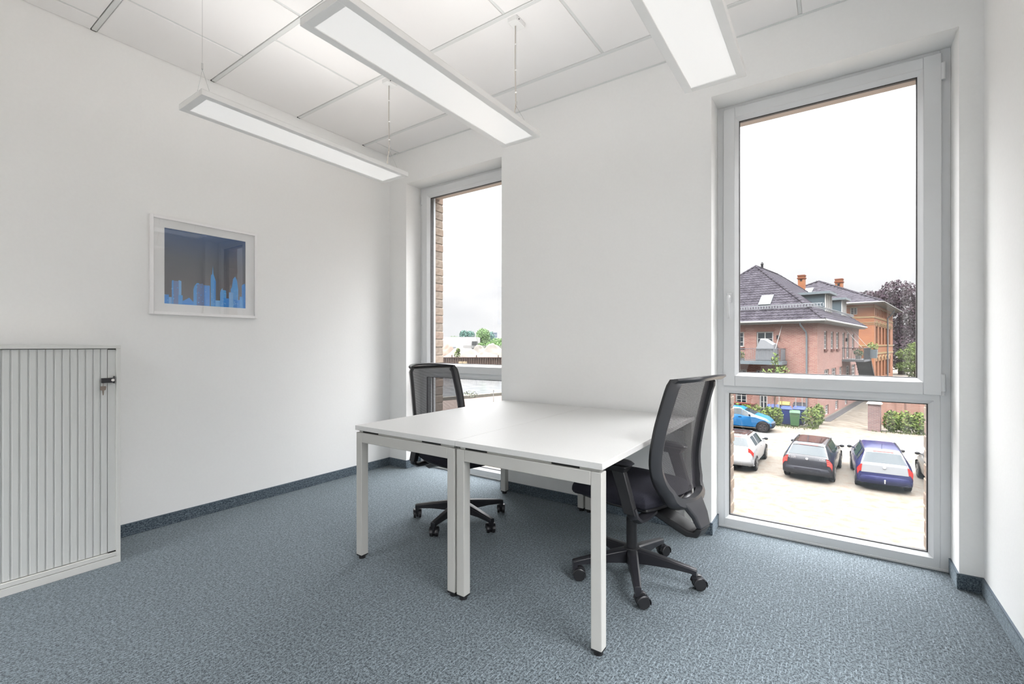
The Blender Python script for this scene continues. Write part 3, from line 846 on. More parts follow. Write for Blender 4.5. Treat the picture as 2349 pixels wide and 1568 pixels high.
# ================================================================== OUTSIDE
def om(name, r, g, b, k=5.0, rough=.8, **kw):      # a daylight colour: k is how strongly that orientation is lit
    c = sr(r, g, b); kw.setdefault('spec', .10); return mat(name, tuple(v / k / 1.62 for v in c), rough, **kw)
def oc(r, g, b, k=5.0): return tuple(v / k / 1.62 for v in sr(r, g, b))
YARD = mottled('sand_yard', oc(230, 208, 186, 11.5), oc(246, 234, 218, 11.5), 3.2, .95, .2, 12, spec=.05, lo=.34, hi=.52)
ROAD = mottled('road', oc(222, 222, 222, 11), oc(236, 234, 230, 11), .8, .9, 0, 5, spec=.05)
COBB = mottled('driveway_cobble', oc(176, 160, 142, 9), oc(228, 214, 196, 9), 3.5, .95, .3, 8, spec=.05)
struct(MB().box(-26, 300, -80, 300, GZ - .3, GZ).build('yard_ground', YARD))
rd = MB(); rd.prism([(-24, 29.2), (-4, 29.7), (9, 29.9), (40, 30.6), (40, 35.2), (4.2, 33.2), (-2, 32.0), (-24, 31.4)], 'z', GZ - .05, GZ + .006)
struct(rd.build('road', ROAD))
dv = MB(); dv.prism([(-.9, 37.0), (-.25, 38.6), (3.2, 55.5), (4.2, 58.5), (6.6, 58.5), (3.0, 38.0), (1.9, 36.6)], 'z', GZ - .05, GZ + .008)
struct(dv.build('driveway', COBB))
pv = MB(); pv.prism([(-.60, 38.9), (-.10, 38.8), (2.70, 56.3), (2.30, 56.4)], 'z', GZ - .05, GZ + .03)
struct(pv.build('pavement_strip', om('strip_grey', 130, 125, 128, 8)))

# ---- foliage
def leafmat(name, c1, c2, k=6): return mottled(name, oc(*c1, k), oc(*c2, k), 9, .8, 0, 2, spec=.06)
LG = leafmat('leaf_fresh_green', (112, 160, 60), (205, 225, 120), 7.5)
LD = leafmat('leaf_mid_green', (70, 120, 70), (140, 180, 110), 7)
LP = leafmat('leaf_copper', (58, 44, 62), (128, 92, 110), 8)
LT = leafmat('leaf_teal', (84, 134, 124), (150, 192, 178), 3.6)
LF = leafmat('leaf_far_green', (104, 156, 96), (180, 214, 140), 3.6)
BARK = om('bark', 120, 100, 84)
def leaves(b, c, r, n, s, shell=.55):
    for _ in range(n):
        while True:
            v = Vector((random.uniform(-1, 1), random.uniform(-1, 1), random.uniform(-1, 1)))
            if shell < v.length < 1: break
        p = Vector(c) + Vector((v.x * r[0], v.y * r[1], v.z * r[2]))
        a = Vector((random.uniform(-1, 1), random.uniform(-1, 1), random.uniform(-1, 1))).normalized(); q = a.orthogonal().normalized()
        w = s * random.uniform(.6, 1.3)
        b.add([p - a * w, p + q * w * .55, p + a * w, p - q * w * .55], [(0, 1, 2, 3)])
def tree(name, label, base, blobs, leafm, n, s, trunk=.15, group=None, cat='tree', shell=.5):
    t = thing(name, label, cat, tuple(base), 0, group)
    b = MB()
    for c, r in blobs: leaves(b, c, r, n, s, shell)
    tag(b.build('foliage', leafm, t), kind='stuff')
    k = MB(); top = max(c[2] for c, r in blobs)
    k.tube([(0, 0, 0), (.02, .01, top * .4), (-.02, .02, top * .8)], trunk, n=7, rad=[trunk, trunk * .8, trunk * .4])
    for c, r in blobs[:6]: k.tube([(0, 0, top * .35), (c[0] * .5, c[1] * .5, (top * .35 + c[2]) / 2), c], trunk * .4, n=5, rad=[trunk * .5, trunk * .35, trunk * .15])
    k.build('trunk', BARK, t, smooth=True)
    return t

# ---- buildings
BRA = brickwork('red_brick', oc(200, 106, 86, 3.9), oc(230, 160, 140, 3.9), oc(222, 204, 194, 4.0), .25, .085, .014)
BRO = brickwork('orange_brick', oc(214, 112, 58, 4.2), oc(236, 146, 84, 4.2), oc(216, 160, 110, 4.4), .26, .09, .012)
CREAM = om('cream_stone', 240, 206, 150, 4.6)
WHF = om('white_joinery', 244, 242, 238, 3.2, .5)
SILL = om('dark_sill_brick', 150, 88, 76, 4.4)
WGL = mat('house_glass', oc(70, 84, 96, 5), .06, spec=.35)
TILE = mottled('roof_tile', oc(98, 92, 106, 9), oc(142, 136, 150, 9), 2.2, .8, 0, 3, spec=.02)
ZINC = om('zinc', 178, 192, 200, 5, .45)
SLATE = om('grey_cladding', 118, 140, 152, 4.8, .6)
GUT = om('gutter_white', 226, 226, 222, 4.6, .5)
BLK = om('black_steel', 40, 40, 46, 5, .6)
RAIL = om('railing_grey', 170, 178, 186, 4.8, .5)
def walls(b, axis, c, s0, s1, z0, z1, ops, th, sgn):
    """wall in the plane axis=c, from s0 to s1; ops are openings (s0,s1,z0,z1); sgn is the outward side"""
    ss = sorted(set([s0, s1] + [v for o in ops for v in o[:2]])); zs = sorted(set([z0, z1] + [v for o in ops for v in o[2:4]]))
    for i in range(len(ss) - 1):
        for j in range(len(zs) - 1):
            a, b_, c0, c1 = ss[i], ss[i + 1], zs[j], zs[j + 1]
            if any(o[0] <= a and b_ <= o[1] and o[2] <= c0 and c1 <= o[3] for o in ops): continue
            if axis == 'y': b.box(a, b_, c, c - sgn * th, c0, c1)
            else: b.box(c, c - sgn * th, a, b_, c0, c1)
def opening_window(root, axis, c, sgn, o, nx=1, nz=3, rec=.07, fw=.09):
    """frame with glazing bars set back in its opening"""
    f = MB(); s0, s1, z0, z1 = o; q = c - sgn * rec; q2 = c - sgn * (rec + .07)
    def B(a, b_, c0, c1, dd=0):
        if axis == 'y': f.box(a, b_, q - sgn * dd, q2, c0, c1)
        else: f.box(q - sgn * dd, q2, a, b_, c0, c1)
    B(s0, s0 + fw, z0, z1); B(s1 - fw, s1, z0, z1); B(s0, s1, z0, z0 + fw); B(s0, s1, z1 - fw, z1)
    for k in range(1, nx + 1):
        s = s0 + (s1 - s0) * k / (nx + 1); B(s - .035, s + .035, z0, z1)
    for k in range(1, nz + 1):
        z = z0 + (z1 - z0) * k / (nz + 1); B(s0, s1, z - .018, z + .018, .01)
    fo = f.build('window', WHF, root)
    g = MB(); q3 = c - sgn * (rec + .04)
    if axis == 'y': g.box(s0 + .02, s1 - .02, q3, q3 - sgn * .02, z0 + .02, z1 - .02)
    else: g.box(q3, q3 - sgn * .02, s0 + .02, s1 - .02, z0 + .02, z1 - .02)
    g.build('pane', WGL, fo)
    return fo
def tiles(b, org, sd, td, nd, poly, w=.30, h=.36, clip=None):
    """interlocking pantiles over a slope; poly tests (s,t)"""
    smin, smax, tmin, tmax = poly
    t = tmin; r = 0
    while t < tmax:
        s = smin
        while s < smax:
            if clip is None or clip(s + w / 2, t + h / 2):
                top, lo = [], []
                for k in range(5):
                    u_ = k / 4; hh = .045 * sin(pi * u_) ** .8 if u_ < .62 else .045 * sin(pi * u_) ** .8 * .5
                    hh += .0
                    lo.append(org + sd * (s + w * u_) + td * t + nd * (hh + .035)); top.append(org + sd * (s + w * u_) + td * (t + h + .03) + nd * (hh + .004))
                bs = [p - nd * .035 for p in lo]
                b.grid([lo, top]); b.grid([bs, lo])
            s += w
        t += h; r += 1
def hip_roof(root, x0, x1, y0, y1, ze, rise, ov, matl, tile_right=True, cap=.11, tile=(.27, .33), sides=('front', 'right')):
    """hip roof over the rectangle, ridge along y; tiles on the slopes one can see"""
    X0, X1, Y0, Y1 = x0 - ov, x1 + ov, y0 - ov, y1 + ov; hw = (X1 - X0) / 2; zr = ze + rise
    A_, B_, C_, D_ = Vector((X0, Y0, ze)), Vector((X1, Y0, ze)), Vector((X1, Y1, ze)), Vector((X0, Y1, ze))
    R0, R1 = Vector((X0 + hw, Y0 + hw, zr)), Vector((X0 + hw, Y1 - hw, zr))
    m = MB(); m.add([A_, B_, C_, D_, R0, R1], [(0, 1, 4), (1, 2, 5, 4), (2, 3, 5), (3, 0, 4, 5), (3, 2, 1, 0)])
    rb = m.build('roof', matl, root)
    tl = MB(); L = sqrt(hw * hw + rise * rise)
    if 'front' in sides:
        td = (R0 - (A_ + B_) / 2).normalized(); nd = Vector((1, 0, 0)).cross(td)
        tiles(tl, A_, Vector((1, 0, 0)), td, nd, (0, 2 * hw, 0, L), *tile, clip=lambda s, t: t / L * hw < s < 2 * hw - t / L * hw)
    if 'right' in sides:
        td = (Vector((R0.x, 0, zr)) - Vector((X1, 0, ze))).normalized(); nd = Vector((0, 1, 0)).cross(td); W_ = Y1 - Y0
        tiles(tl, B_, Vector((0, 1, 0)), td, nd, (0, W_, 0, L), *tile, clip=lambda s, t: t / L * hw < s < W_ - t / L * hw)
    tag(tl.build('roof_tiles', matl, root), kind='stuff')
    cp = MB()
    for p, q in ((A_, R0), (B_, R0), (R0, R1), (C_, R1)):
        n = int((q - p).length / .4)
        for k in range(n):
            a = p.lerp(q, k / n); c = p.lerp(q, (k + 1.15) / n if k < n - 1 else 1)
            cp.cyl(a + Vector((0, 0, .05)), c + Vector((0, 0, .03)), cap, cap * .85, n=7)
    tag(cp.build('ridge_tiles', matl, root), kind='stuff')
    g = MB()
    for p, q in ((A_, B_), (B_, C_)):
        d_ = (q - p).normalized(); o_ = Vector((d_.y, -d_.x, 0)) * .06
        g.tube([p + o_ - d_ * .05 - Vector((0, 0, .02)), q + o_ + d_ * .05 - Vector((0, 0, .02))], .085, n=8)
    g.box(X0, X1 - .02, Y0 + .02, Y0 + .06, ze - .18, ze - .02); g.box(X1 - .06, X1 - .02, Y0 + .02, Y1, ze - .18, ze - .02)
    g.box(X0, X1 - .06, Y0 + .06, y0, ze - .18, ze - .15); g.box(x1, X1 - .06, y0, Y1, ze - .18, ze - .15)
    g.build('gutter', GUT, root)
    return rb

# -- red brick house
ANG = atan2(-.165, .986)
A = thing('brick_house', 'red brick house with grey tiled hip roof, two dormers and a front balcony', 'house', (-.835, 38.57, GZ), ANG)
f_ops = [(-7.0, -5.75, 5.15, 6.32), (-5.75 + .0, -4.78, 5.15, 6.32), (-3.90, -2.76, 4.2, 6.30), (-6.9, -6.1, 2.55, 3.42), (-5.35, -4.58, 2.55, 3.42), (-3.94, -3.39, 2.75, 3.42), (-2.66, -2.18, 2.75, 3.42),
         (-5.40, -4.58, .75, 1.75), (-3.70, -3.15, .15, 1.95), (-9.6, -8.4, 5.15, 6.32), (-9.6, -8.4, 2.4, 3.42)]
f_ops = [o for o in f_ops if o[1] - o[0] > .3]
f_ops[0] = (-8.2, -7.2, 5.15, 6.32); f_ops[1] = (-5.75, -4.78, 5.15, 6.32)
w = MB(); walls(w, 'y', 0, -11.2, 0, 0, 6.95, f_ops, .3, -1)
r_ops = [(2.2, 3.25, 5.0, 6.34), (4.62, 5.70, 5.0, 6.34), (6.75, 7.90, 5.0, 6.34), (9.45, 10.55, 4.15, 6.36), (11.5, 12.7, 4.15, 6.36), (14.2, 15.4, 5.0, 6.34),
         (2.3, 3.9, 2.2, 3.5), (5.0, 6.7, 2.2, 3.5), (8.1, 9.3, 2.2, 3.5), (11.2, 12.9, 2.2, 3.5), (14.1, 16.0, 2.2, 3.5),
         (2.6, 3.8, .12, .85), (6.4, 7.6, .12, .85), (10.6, 11.8, .12, .85), (15.0, 16.2, .12, .85)]
walls(w, 'x', 0, .3, 18, 0, 6.95, r_ops, .3, 1)
w.box(-11.2, -10.9, .3, 18, 0, 6.95).box(-10.9, -.3, 17.7, 18, 0, 6.95)
w.build('wall', BRA, A)
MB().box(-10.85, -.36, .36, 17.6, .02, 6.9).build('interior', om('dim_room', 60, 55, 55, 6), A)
for i, o in enumerate(f_ops):
    opening_window(A, 'y', 0, -1, o, 1, 3 if o[3] - o[2] > 1.5 else 2)
for o in r_ops: opening_window(A, 'x', 0, 1, o, 1, 3)
for o in r_ops[:3] + r_ops[5:6]:
    MB().box(0, .07, o[0] - .05, o[1] + .05, o[2] - .16, o[2]).build('window_sill', SILL, A)
for o in f_ops[:2]: MB().box(o[0] - .05, o[1] + .05, -.07, 0, o[2] - .14, o[2]).build('window_sill', SILL, A)
so_ = MB()
for o in f_ops[:4]: so_.box(o[0] - .12, o[1] + .12, -.012, 0, o[3], o[3] + .26)
so_.box(-11.2, 0, -.015, 0, 6.62, 6.95); so_.box(0, .015, 0, 18, 6.62, 6.95)
so_.build('soldier_course', brickwork('red_brick_upright', oc(186, 98, 78, 4.2), oc(214, 132, 108, 4.2), oc(200, 170, 150, 4.4), .085, .24, .012), A)
rf = hip_roof(A, -11.2, 0, 0, 18, 7.02, 5.05, .5, TILE)
for k, (ya, yb_) in enumerate(((5.8, 8.3), (12.85, 15.0))):
    d_ = MB(); d_.prism([(-.6, 7.62), (-.6, 9.36), (-2.75, 9.36)], 'y', ya, ya + .08); d_.prism([(-.6, 7.62), (-.6, 9.36), (-2.75, 9.36)], 'y', yb_ - .08, yb_)
    do = d_.build('dormer', SLATE, A)
    r2 = MB(); r2.box(-3.1, -.22, ya - .22, yb_ + .22, 9.37, 9.56); r2.build('dormer_roof', ZINC, do)
    f2 = MB(); f2.box(-.68, -.60, ya + .08, yb_ - .08, 7.9, 9.36); f2.box(-.60, -.54, ya, ya + .12, 7.62, 9.36); f2.box(-.60, -.54, yb_ - .12, yb_, 7.62, 9.36)
    for q in range(1, 4): f2.box(-.60, -.55, ya + (yb_ - ya) * q / 4 - .04, ya + (yb_ - ya) * q / 4 + .04, 7.9, 9.36)
    f2.build('dormer_window', WHF, do)
for (x, z) in ((-3.65, 8.7),):
    yv = (z - 7.02) / 5.05 * 6.1 - .5
    td = Vector((0, 6.1, 5.05)).normalized(); nd = Vector((1, 0, 0)).cross(td); c = Vector((x, yv, z)) + nd * .06
    s = MB(); X = Vector((1, 0, 0))
    P4 = lambda w_, h_, n_: [c - X * w_ - td * h_ + nd * n_, c + X * w_ - td * h_ + nd * n_, c + X * w_ + td * h_ + nd * n_, c - X * w_ + td * h_ + nd * n_]
    s.hexa(P4(.42, .62, -.05), P4(.42, .62, .08)); sk = s.build('skylight', ZINC, A)
    s = MB(); s.hexa(P4(.33, .52, .07), P4(.33, .52, .10)); s.build('skylight_pane', mat('sky_glass', (.5, .55, .6), .05, metal=.9), sk)
sn = MB()      # snow guard: two rails with little bars
for k in range(64):
    x = -11.4 + k * .185; sn.box(x, x + .05, .42, .47, 8.02, 8.26)
sn.box(-11.5, .2, .42, .48, 8.22, 8.28).box(-11.5, .2, .43, .48, 8.03, 8.06)
for k in range(60): y = .3 + k * .3; sn.box(-.42, -.39, y, y + .05, 8.02, 8.2)
sn.box(-.43, -.38, .2, 18, 8.17, 8.21)
tag(sn.build('snow_guard', om('galvanised', 214, 220, 226, 4.2), A), kind='stuff')
ch = MB().box(-4.3, -3.75, 14.1, 14.65, 9.5, 12.05).build('chimney', BRO, A)
MB().box(-4.36, -3.69, 14.04, 14.71, 11.75, 11.87).box(-4.34, -3.71, 14.06, 14.69, 12.0, 12.12).build('chimney_cap', om('chimney_cap', 176, 96, 60, 4.4), ch)
MB().box(-4.1, -3.95, 14.095, 14.1, 11.5, 11.7).build('chimney_flue', BLK, ch)
v = MB(); v.cyl((-5.6, 7.4, 12.0), (-5.6, 7.4, 12.55), .10, n=8); v.cyl((-5.6, 7.4, 12.5), (-5.6, 7.4, 12.7), .15, .05, n=8); v.build('roof_vent', BLK, A)
p_ = MB(); p_.tube([(-.95, -.5, 6.95), (-.95, -.45, 6.75), (-.66, -.09, 6.2), (-.63, -.08, 5.9), (-.63, -.08, .1)], .055, n=8); p_.build('downpipe', ZINC, A, smooth=True)
MB().box(-2.52, -2.36, -.14, 0, 5.75, 6.02).build('wall_lamp', BLK, A)
MB().box(.0, .14, 12.1 - 1.2, 12.25 - 1.2, 5.6, 5.9).build('wall_lamp', BLK, A)
# front balcony
bl = MB().box(-8.6, -1.9, -1.35, 0, 3.98, 4.12).build('balcony', om('balcony_slab', 214, 214, 212, 4.6), A)
MB().box(-8.62, -1.88, -1.40, -1.30, 3.90, 4.16).box(-1.98, -1.86, -1.40, 0, 3.90, 4.16).build('balcony_edge', ZINC, bl)
rl_ = MB(); rl_.box(-8.6, -1.95, -1.34, -1.29, 5.02, 5.06).box(-8.6, -1.95, -1.335, -1.295, 4.22, 4.25).box(-1.99, -1.95, -1.32, 0, 5.02, 5.06).box(-1.99, -1.95, -1.32, 0, 4.22, 4.25)
for k in range(52): x = -8.5 + k * .126; rl_.box(x, x + .022, -1.325, -1.305, 4.13, 5.04)
for k in range(10): rl_.box(-1.98, -1.96, -1.2 + k * .126, -1.18 + k * .126, 4.13, 5.04)
tag(rl_.build('balcony_railing', RAIL, bl), kind='stuff')
MB().tube([(-2.3, -1.2, 5.05), (-2.18, -.05, 6.7)], .02, n=6).build('tie_rod', GUT, bl)
# side balcony with stairs
b2 = MB().box(0, 1.5, 9.2, 13.4, 3.92, 4.10).build('balcony', om('balcony_slab_dark', 150, 152, 156, 4.6), A)
r3 = MB(); r3.box(1.45, 1.5, 9.2, 13.4, 5.02, 5.07).box(0, 1.5, 9.2, 9.25, 5.02, 5.07)
for k in range(34): y = 9.25 + k * .124; r3.box(1.46, 1.49, y, y + .025, 4.1, 5.04)
for k in range(12): x = .05 + k * .124; r3.box(x, x + .025, 9.21, 9.24, 4.1, 5.04)
tag(r3.build('balcony_railing', om('railing_dark', 92, 98, 106, 5), b2), kind='stuff')
MB().tube([(1.4, 9.3, 5.0), (.1, 9.6, 6.7)], .02, n=6).tube([(1.4, 12.8, 5.0), (.1, 13.0, 6.7)], .02, n=6).build('tie_rod', GUT, b2)
st = MB()
for k in range(16):
    st.box(.35 + 0, 1.45, 13.5 + k * .36, 13.9 + k * .36, 3.72 - k * .245, 3.98 - k * .245)
st.hexa([(1.42, 13.4, 3.7), (1.50, 13.4, 3.7), (1.50, 19.3, -.2), (1.42, 19.3, -.2)], [(1.42, 13.4, 4.0), (1.50, 13.4, 4.0), (1.50, 19.3, .1), (1.42, 19.3, .1)])
st.build('outside_stair', BLK, A)
# things on the balconies
def local(o, x, y, z): return o.location + Vector((x * cos(ANG) - y * sin(ANG), x * sin(ANG) + y * cos(ANG), z))
cv = MB()
for y0_, y1_, q in ((-.58, .58, 0),):
    o1 = [(-.66, 0), (-.60, 1.05), (-.34, 1.60), (-.05, 1.62), (.56, 1.22), (.66, 0)]; o2 = [(x_ * .93, z_ * 1.0) for x_, z_ in o1]
    cv.add([(x_, -.58, z_ * .97) for x_, z_ in o2] + [(x_, -.30, z_ * 1.02) for x_, z_ in o1] + [(x_, .30, z_ * 1.02) for x_, z_ in o1] + [(x_, .58, z_ * .97) for x_, z_ in o2],
           [tuple(range(6))[::-1], tuple(range(18, 24))] + [(r_ * 6 + i, r_ * 6 + (i + 1) % 6, r_ * 6 + 6 + (i + 1) % 6, r_ * 6 + 6 + i) for r_ in range(3) for i in range(6)])
t = thing('covered_beach_chair', 'hooded beach chair wrapped in a pale grey cover on the front balcony', 'furniture', local(A, -2.98, -.68, 4.12), ANG)
cv.build('cover', om('tarpaulin', 214, 218, 224, 4.8, .5), t)
def potplant(label, x, y, z, n=160, r=.32, box=(.3, .16, .2), leafm=LG, boxm=None):
    t = thing('planter', label, 'plant', local(A, x, y, z), ANG)
    b = MB(); b.hexa([(-box[0] * .85, -box[1] * .85, 0), (box[0] * .85, -box[1] * .85, 0), (box[0] * .85, box[1] * .85, 0), (-box[0] * .85, box[1] * .85, 0)], [(-box[0], -box[1], box[2]), (box[0], -box[1], box[2]), (box[0], box[1], box[2]), (-box[0], box[1], box[2])])
    b.build('trough', boxm or GUT, t)
    l = MB(); leaves(l, (0, 0, box[2] + r * .6), (max(r, box[0]), r, r), n, .07, 0); tag(l.build('foliage', leafm, t), kind='stuff')
    return t
potplant('leafy plant in a white trough at the left of the front balcony', -4.75, -1.0, 4.12, 200, .34)
potplant('flowering trough hung on the railing end of the side balcony', 1.62, 13.0, 4.15, 240, .42, (.35, .35, .75), LG, ZINC)
potplant('dark leafy pot inside the side balcony railing', .9, 10.9, 4.1, 150, .35, (.2, .2, .3), LD)

# -- orange brick building
Bb = thing('brick_villa', 'tall orange brick villa with cream bands and round-arched windows behind the red house', 'house', (4.33, 73.45, GZ), ANG)
bo = MB(); ZB = 10.55
lo_ = [(-14.4 + .8, -13.0, 9.1, 10.2), (-2.45, -1.7, 9.2, 10.12), (-4.5, -3.75, 9.2, 10.12), (-6.5, -5.75, 9.2, 10.12), (-2.6, -1.7, 5.2, 7.2)]
walls(bo, 'y', 0, -14.4, 0, 0, ZB, lo_, .4, -1)
arch = []
for k, s in enumerate((1.5, 5.0, 8.6, 12.2, 16.4)):
    arch += [(s, s + 2.0, 5.4, 7.7), (s, s + 2.0, 1.0, 3.2)]
sl_ = [(1.4 + k * 1.75, 1.4 + k * 1.75 + .85, 9.1, 10.05) for k in range(11)]
walls(bo, 'x', 0, .4, 22, 0, ZB, arch + sl_, .4, 1)
bo.box(-14.4, -.4, 21.6, 22, 0, ZB).box(-14.4, -14.0, .4, 21.6, 0, ZB)
bo.build('wall', BRO, Bb)
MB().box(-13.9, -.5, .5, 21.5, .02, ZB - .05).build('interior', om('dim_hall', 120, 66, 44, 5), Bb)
for o in lo_: opening_window(Bb, 'y', 0, -1, o, 1, 2, .16, .10)
for o in arch: opening_window(Bb, 'x', 0, 1, o, 1, 2, .30, .12)
ac = MB()
for o in arch:      # round heads: arch rings and tympanum
    cy_ = (o[0] + o[1]) / 2; R_ = 1.0
    for k in range(8):
        a0, a1 = pi * k / 8, pi * (k + 1) / 8
        ac.hexa([(0, cy_ + R_ * cos(a0), o[3] + R_ * .55 * sin(a0)), (.06, cy_ + R_ * cos(a0), o[3] + R_ * .55 * sin(a0)), (.06, cy_ + R_ * cos(a1), o[3] + R_ * .55 * sin(a1)), (0, cy_ + R_ * cos(a1), o[3] + R_ * .55 * sin(a1))],
                [(0, cy_ + 1.25 * cos(a0), o[3] + .78 * sin(a0)), (.06, cy_ + 1.25 * cos(a0), o[3] + .78 * sin(a0)), (.06, cy_ + 1.25 * cos(a1), o[3] + .78 * sin(a1)), (0, cy_ + 1.25 * cos(a1), o[3] + .78 * sin(a1))])
tag(ac.build('arch_rings', CREAM, Bb), kind='stuff')
bd = MB()
for z0_, z1_ in ((8.72, 8.92), (10.05, 10.2), (8.1, 8.18), (5.15, 5.32), (4.1, 4.35), (7.9, 7.96)):
    bd.box(-14.4, .05, -.05, 0, z0_, z1_).box(0, .06, 0, 22, z0_, z1_)
tag(bd.build('cream_bands', CREAM, Bb), kind='stuff')
hip_roof(Bb, -14.4, 0, 0, 22, 10.62, 4.0, 1.0, TILE, tile=(.5, .6), cap=.16)
cb = MB().box(-5.6, -4.7, 9.4, 10.3, 11.5, 15.0).build('chimney', BRO, Bb)
MB().box(-5.68, -4.62, 9.32, 10.38, 14.5, 14.7).box(-5.65, -4.65, 9.35, 10.35, 14.9, 15.08).build('chimney_cap', MC['chimney_cap'], cb)
MB().box(-5.3, -5.0, 9.39, 9.4, 14.0, 14.4).build('chimney_flue', BLK, cb)
for (x, z) in ((-8.2, 12.9),):
    yv = (z - 10.62) / 4.0 * 8.2 - 1.0; td = Vector((0, 8.2, 4.0)).normalized(); nd = Vector((1, 0, 0)).cross(td); c = Vector((x, yv, z)) + nd * .08; X = Vector((1, 0, 0))
    s = MB(); s.hexa([c - X * .9 - td * .8, c + X * .9 - td * .8, c + X * .9 + td * .8, c - X * .9 + td * .8], [c - X * .9 - td * .8 + nd * .15, c + X * .9 - td * .8 + nd * .15, c + X * .9 + td * .8 + nd * .15, c - X * .9 + td * .8 + nd * .15]); s.build('skylight', MC['sky_glass'], Bb)
MB().tube([(.9, 13.4, 10.3), (.5, 13.4, 9.6), (.14, 13.4, 9.2), (.14, 13.4, .1)], .09, n=7).build('downpipe', ZINC, Bb, smooth=True)
# terrace between the houses
tb = MB().box(-6, -1.6, -5, 0, 0, 4.6).build('side_wing', BRO, Bb)
tr2 = MB().box(-6.1, -1.5, -5.1, 0, 4.6, 4.85); tr2.build('wing_coping', CREAM, tb)
l = MB()
for k in range(14): l.box(-5.6 + k * .3, -5.5 + k * .3, -5.05, -4.95, 4.85, 5.5)
l.box(-6, -1.55, -5.06, -4.94, 5.5, 5.58); tag(l.build('terrace_railing', GUT, tb), kind='stuff')
l = MB(); leaves(l, (-3.6, -3.9, 5.9), (1.6, .7, .9), 420, .16, 0); leaves(l, (-4.6, -3.5, 7.2), (.8, .6, 1.8), 260, .16, 0)
tag(tag(l.build('terrace_plants', LG, None), 'leafy plants growing on the terrace between the two brick buildings', 'plant'), kind='stuff')
o = bpy.data.objects['terrace_plants']; o.location = Bb.location; o.rotation_euler = Bb.rotation_euler

# ---- copper beech and the light tree at the right
cbp = far(2068, 84, GZ)
bl_ = []
for dx, dz, r in ((0, 10, 4.2), (-3.2, 12.6, 3.2), (2.5, 12.5, 3.6), (-.5, 14.6, 3.0), (-5.2, 13.2, 2.4), (4.6, 9.5, 3.4), (-2.0, 7.6, 3.0), (2.5, 5.8, 3.3), (-2.5, 4.6, 3.2), (5.5, 4.6, 3.0), (.5, 3.0, 3.2), (5.0, 12.8, 2.5)):
    bl_.append((tuple(_R * dx + Vector((0, 0, dz)) + _F * random.uniform(-2, 1)), (r, r, r * .85)))
tree('copper_beech', 'big dark purple copper beech rising behind the orange villa', cbp, bl_, LP, 1500, .23, .5, shell=.35)
tb_ = far(2098, 66, GZ)
tree('young_tree', 'pale green young tree in front of the copper beech at the pane edge', tb_, [(tuple(_R * dx + Vector((0, 0, dz))), (r, r, r * .6)) for dx, dz, r in ((-.8, 4.0, 1.6), (.8, 3.2, 1.8), (.4, 5.0, 1.3), (-1.2, 2.2, 1.3), (.5, 1.4, 1.5))], LG, 500, .13, .1)

# ---- gate pillar, boundary wall and hedges
GP = brickwork('pillar_brick', oc(150, 92, 92, 4.2), oc(196, 140, 132, 4.2), oc(206, 196, 192, 4.2), .24, .075, .014)
GW = brickwork('yard_wall_brick', oc(206, 130, 106, 4.0), oc(226, 164, 142, 4.0), oc(216, 196, 182, 4.2), .24, .075, .012)
pl = thing('gate_pillar', 'square brick gate pillar with a pale cap beside the driveway', 'pillar', (2.17, 36.45, GZ), ANG)
MB().box(-.30, .30, -.30, .30, 0, 1.66).build('shaft', GP, pl)
MB().hexa([(-.38, -.38, 1.66), (.38, -.38, 1.66), (.38, .38, 1.66), (-.38, .38, 1.66)], [(-.30, -.30, 1.80), (.30, -.30, 1.80), (.30, .30, 1.80), (-.30, .30, 1.80)]).build('cap', om('pillar_cap', 236, 228, 218, 5.5), pl)
bw = MB().box(0, 30, 0, .3, 0, 2.25).box(1.0, 1.4, -.12, 0, 0, 2.35).box(3.6, 4.0, -.12, 0, 0, 2.35)
o = struct(bw.build('wall_boundary', GW)); o.location = (2.5, 39.6, GZ); o.rotation_euler = (0, 0, ANG)
def hedge(label, x, y, l, d, h, ang, n, lm, group='clipped shrubs by the yard'):
    t = thing('hedge', label, 'hedge', (x, y, GZ), ang, group)
    b = MB()
    k = max(1, int(l / .5))
    for i in range(k):
        cx_ = (i + .5) * l / k
        leaves(b, (cx_, 0, h * .5), (l / k * .75, d * .5, h * .54), n, .085, .45)
    tag(b.build('foliage', lm, t), kind='stuff')
    s = MB()
    for i in range(k): s.tube([((i + .5) * l / k, 0, 0), ((i + .5) * l / k + .03, 0, h * .5)], .015, n=5)
    s.build('stems', BARK, t)
    return t
hedge('long bright green hedge right of the brick gate pillar', 2.72, 36.55, 1.9, .7, 1.28, ANG * .5, 620, LG)
hedge('loose green hedge at the far right edge of the lower pane', 4.85, 36.7, 2.6, .8, 1.1, ANG * .5, 300, LG)
hedge('green shrub between the green bin and the driveway', -1.50, 35.6, .80, .7, 1.25, 0, 420, LG)
hedge('green shrub at the corner of the brick house by the driveway', -.98, 37.2, .5, .5, 1.35, 0, 420, LG)
hedge('green shrub between the blue car and the blue bins', -3.75, 35.3, 1.0, .7, 1.15, 0, 460, LG)
hedge('low green shrub behind the roof of the blue car', -5.6, 35.7, 1.7, .7, 1.2, 0, 260, LG)
g_ = MB()
for _ in range(900):
    x, y = random.choice(((random.uniform(-3.4, -.8), random.gauss(35.0, .28)), (random.uniform(2.0, 6.5), random.gauss(36.15, .18)), (random.uniform(-1.3, -.7), random.uniform(35, 38))))
    a = random.uniform(0, pi); g_.add([(x - .02 * cos(a), y - .02 * sin(a), GZ), (x + .02 * cos(a), y + .02 * sin(a), GZ), (x + random.uniform(-.04, .04), y, GZ + random.uniform(.05, .14))], [(0, 1, 2)])
gr = tag(g_.build('verge_grass', om('grass', 150, 170, 90, 7)), 'thin grass along the foot of the hedges and bins', 'grass', kind='stuff')
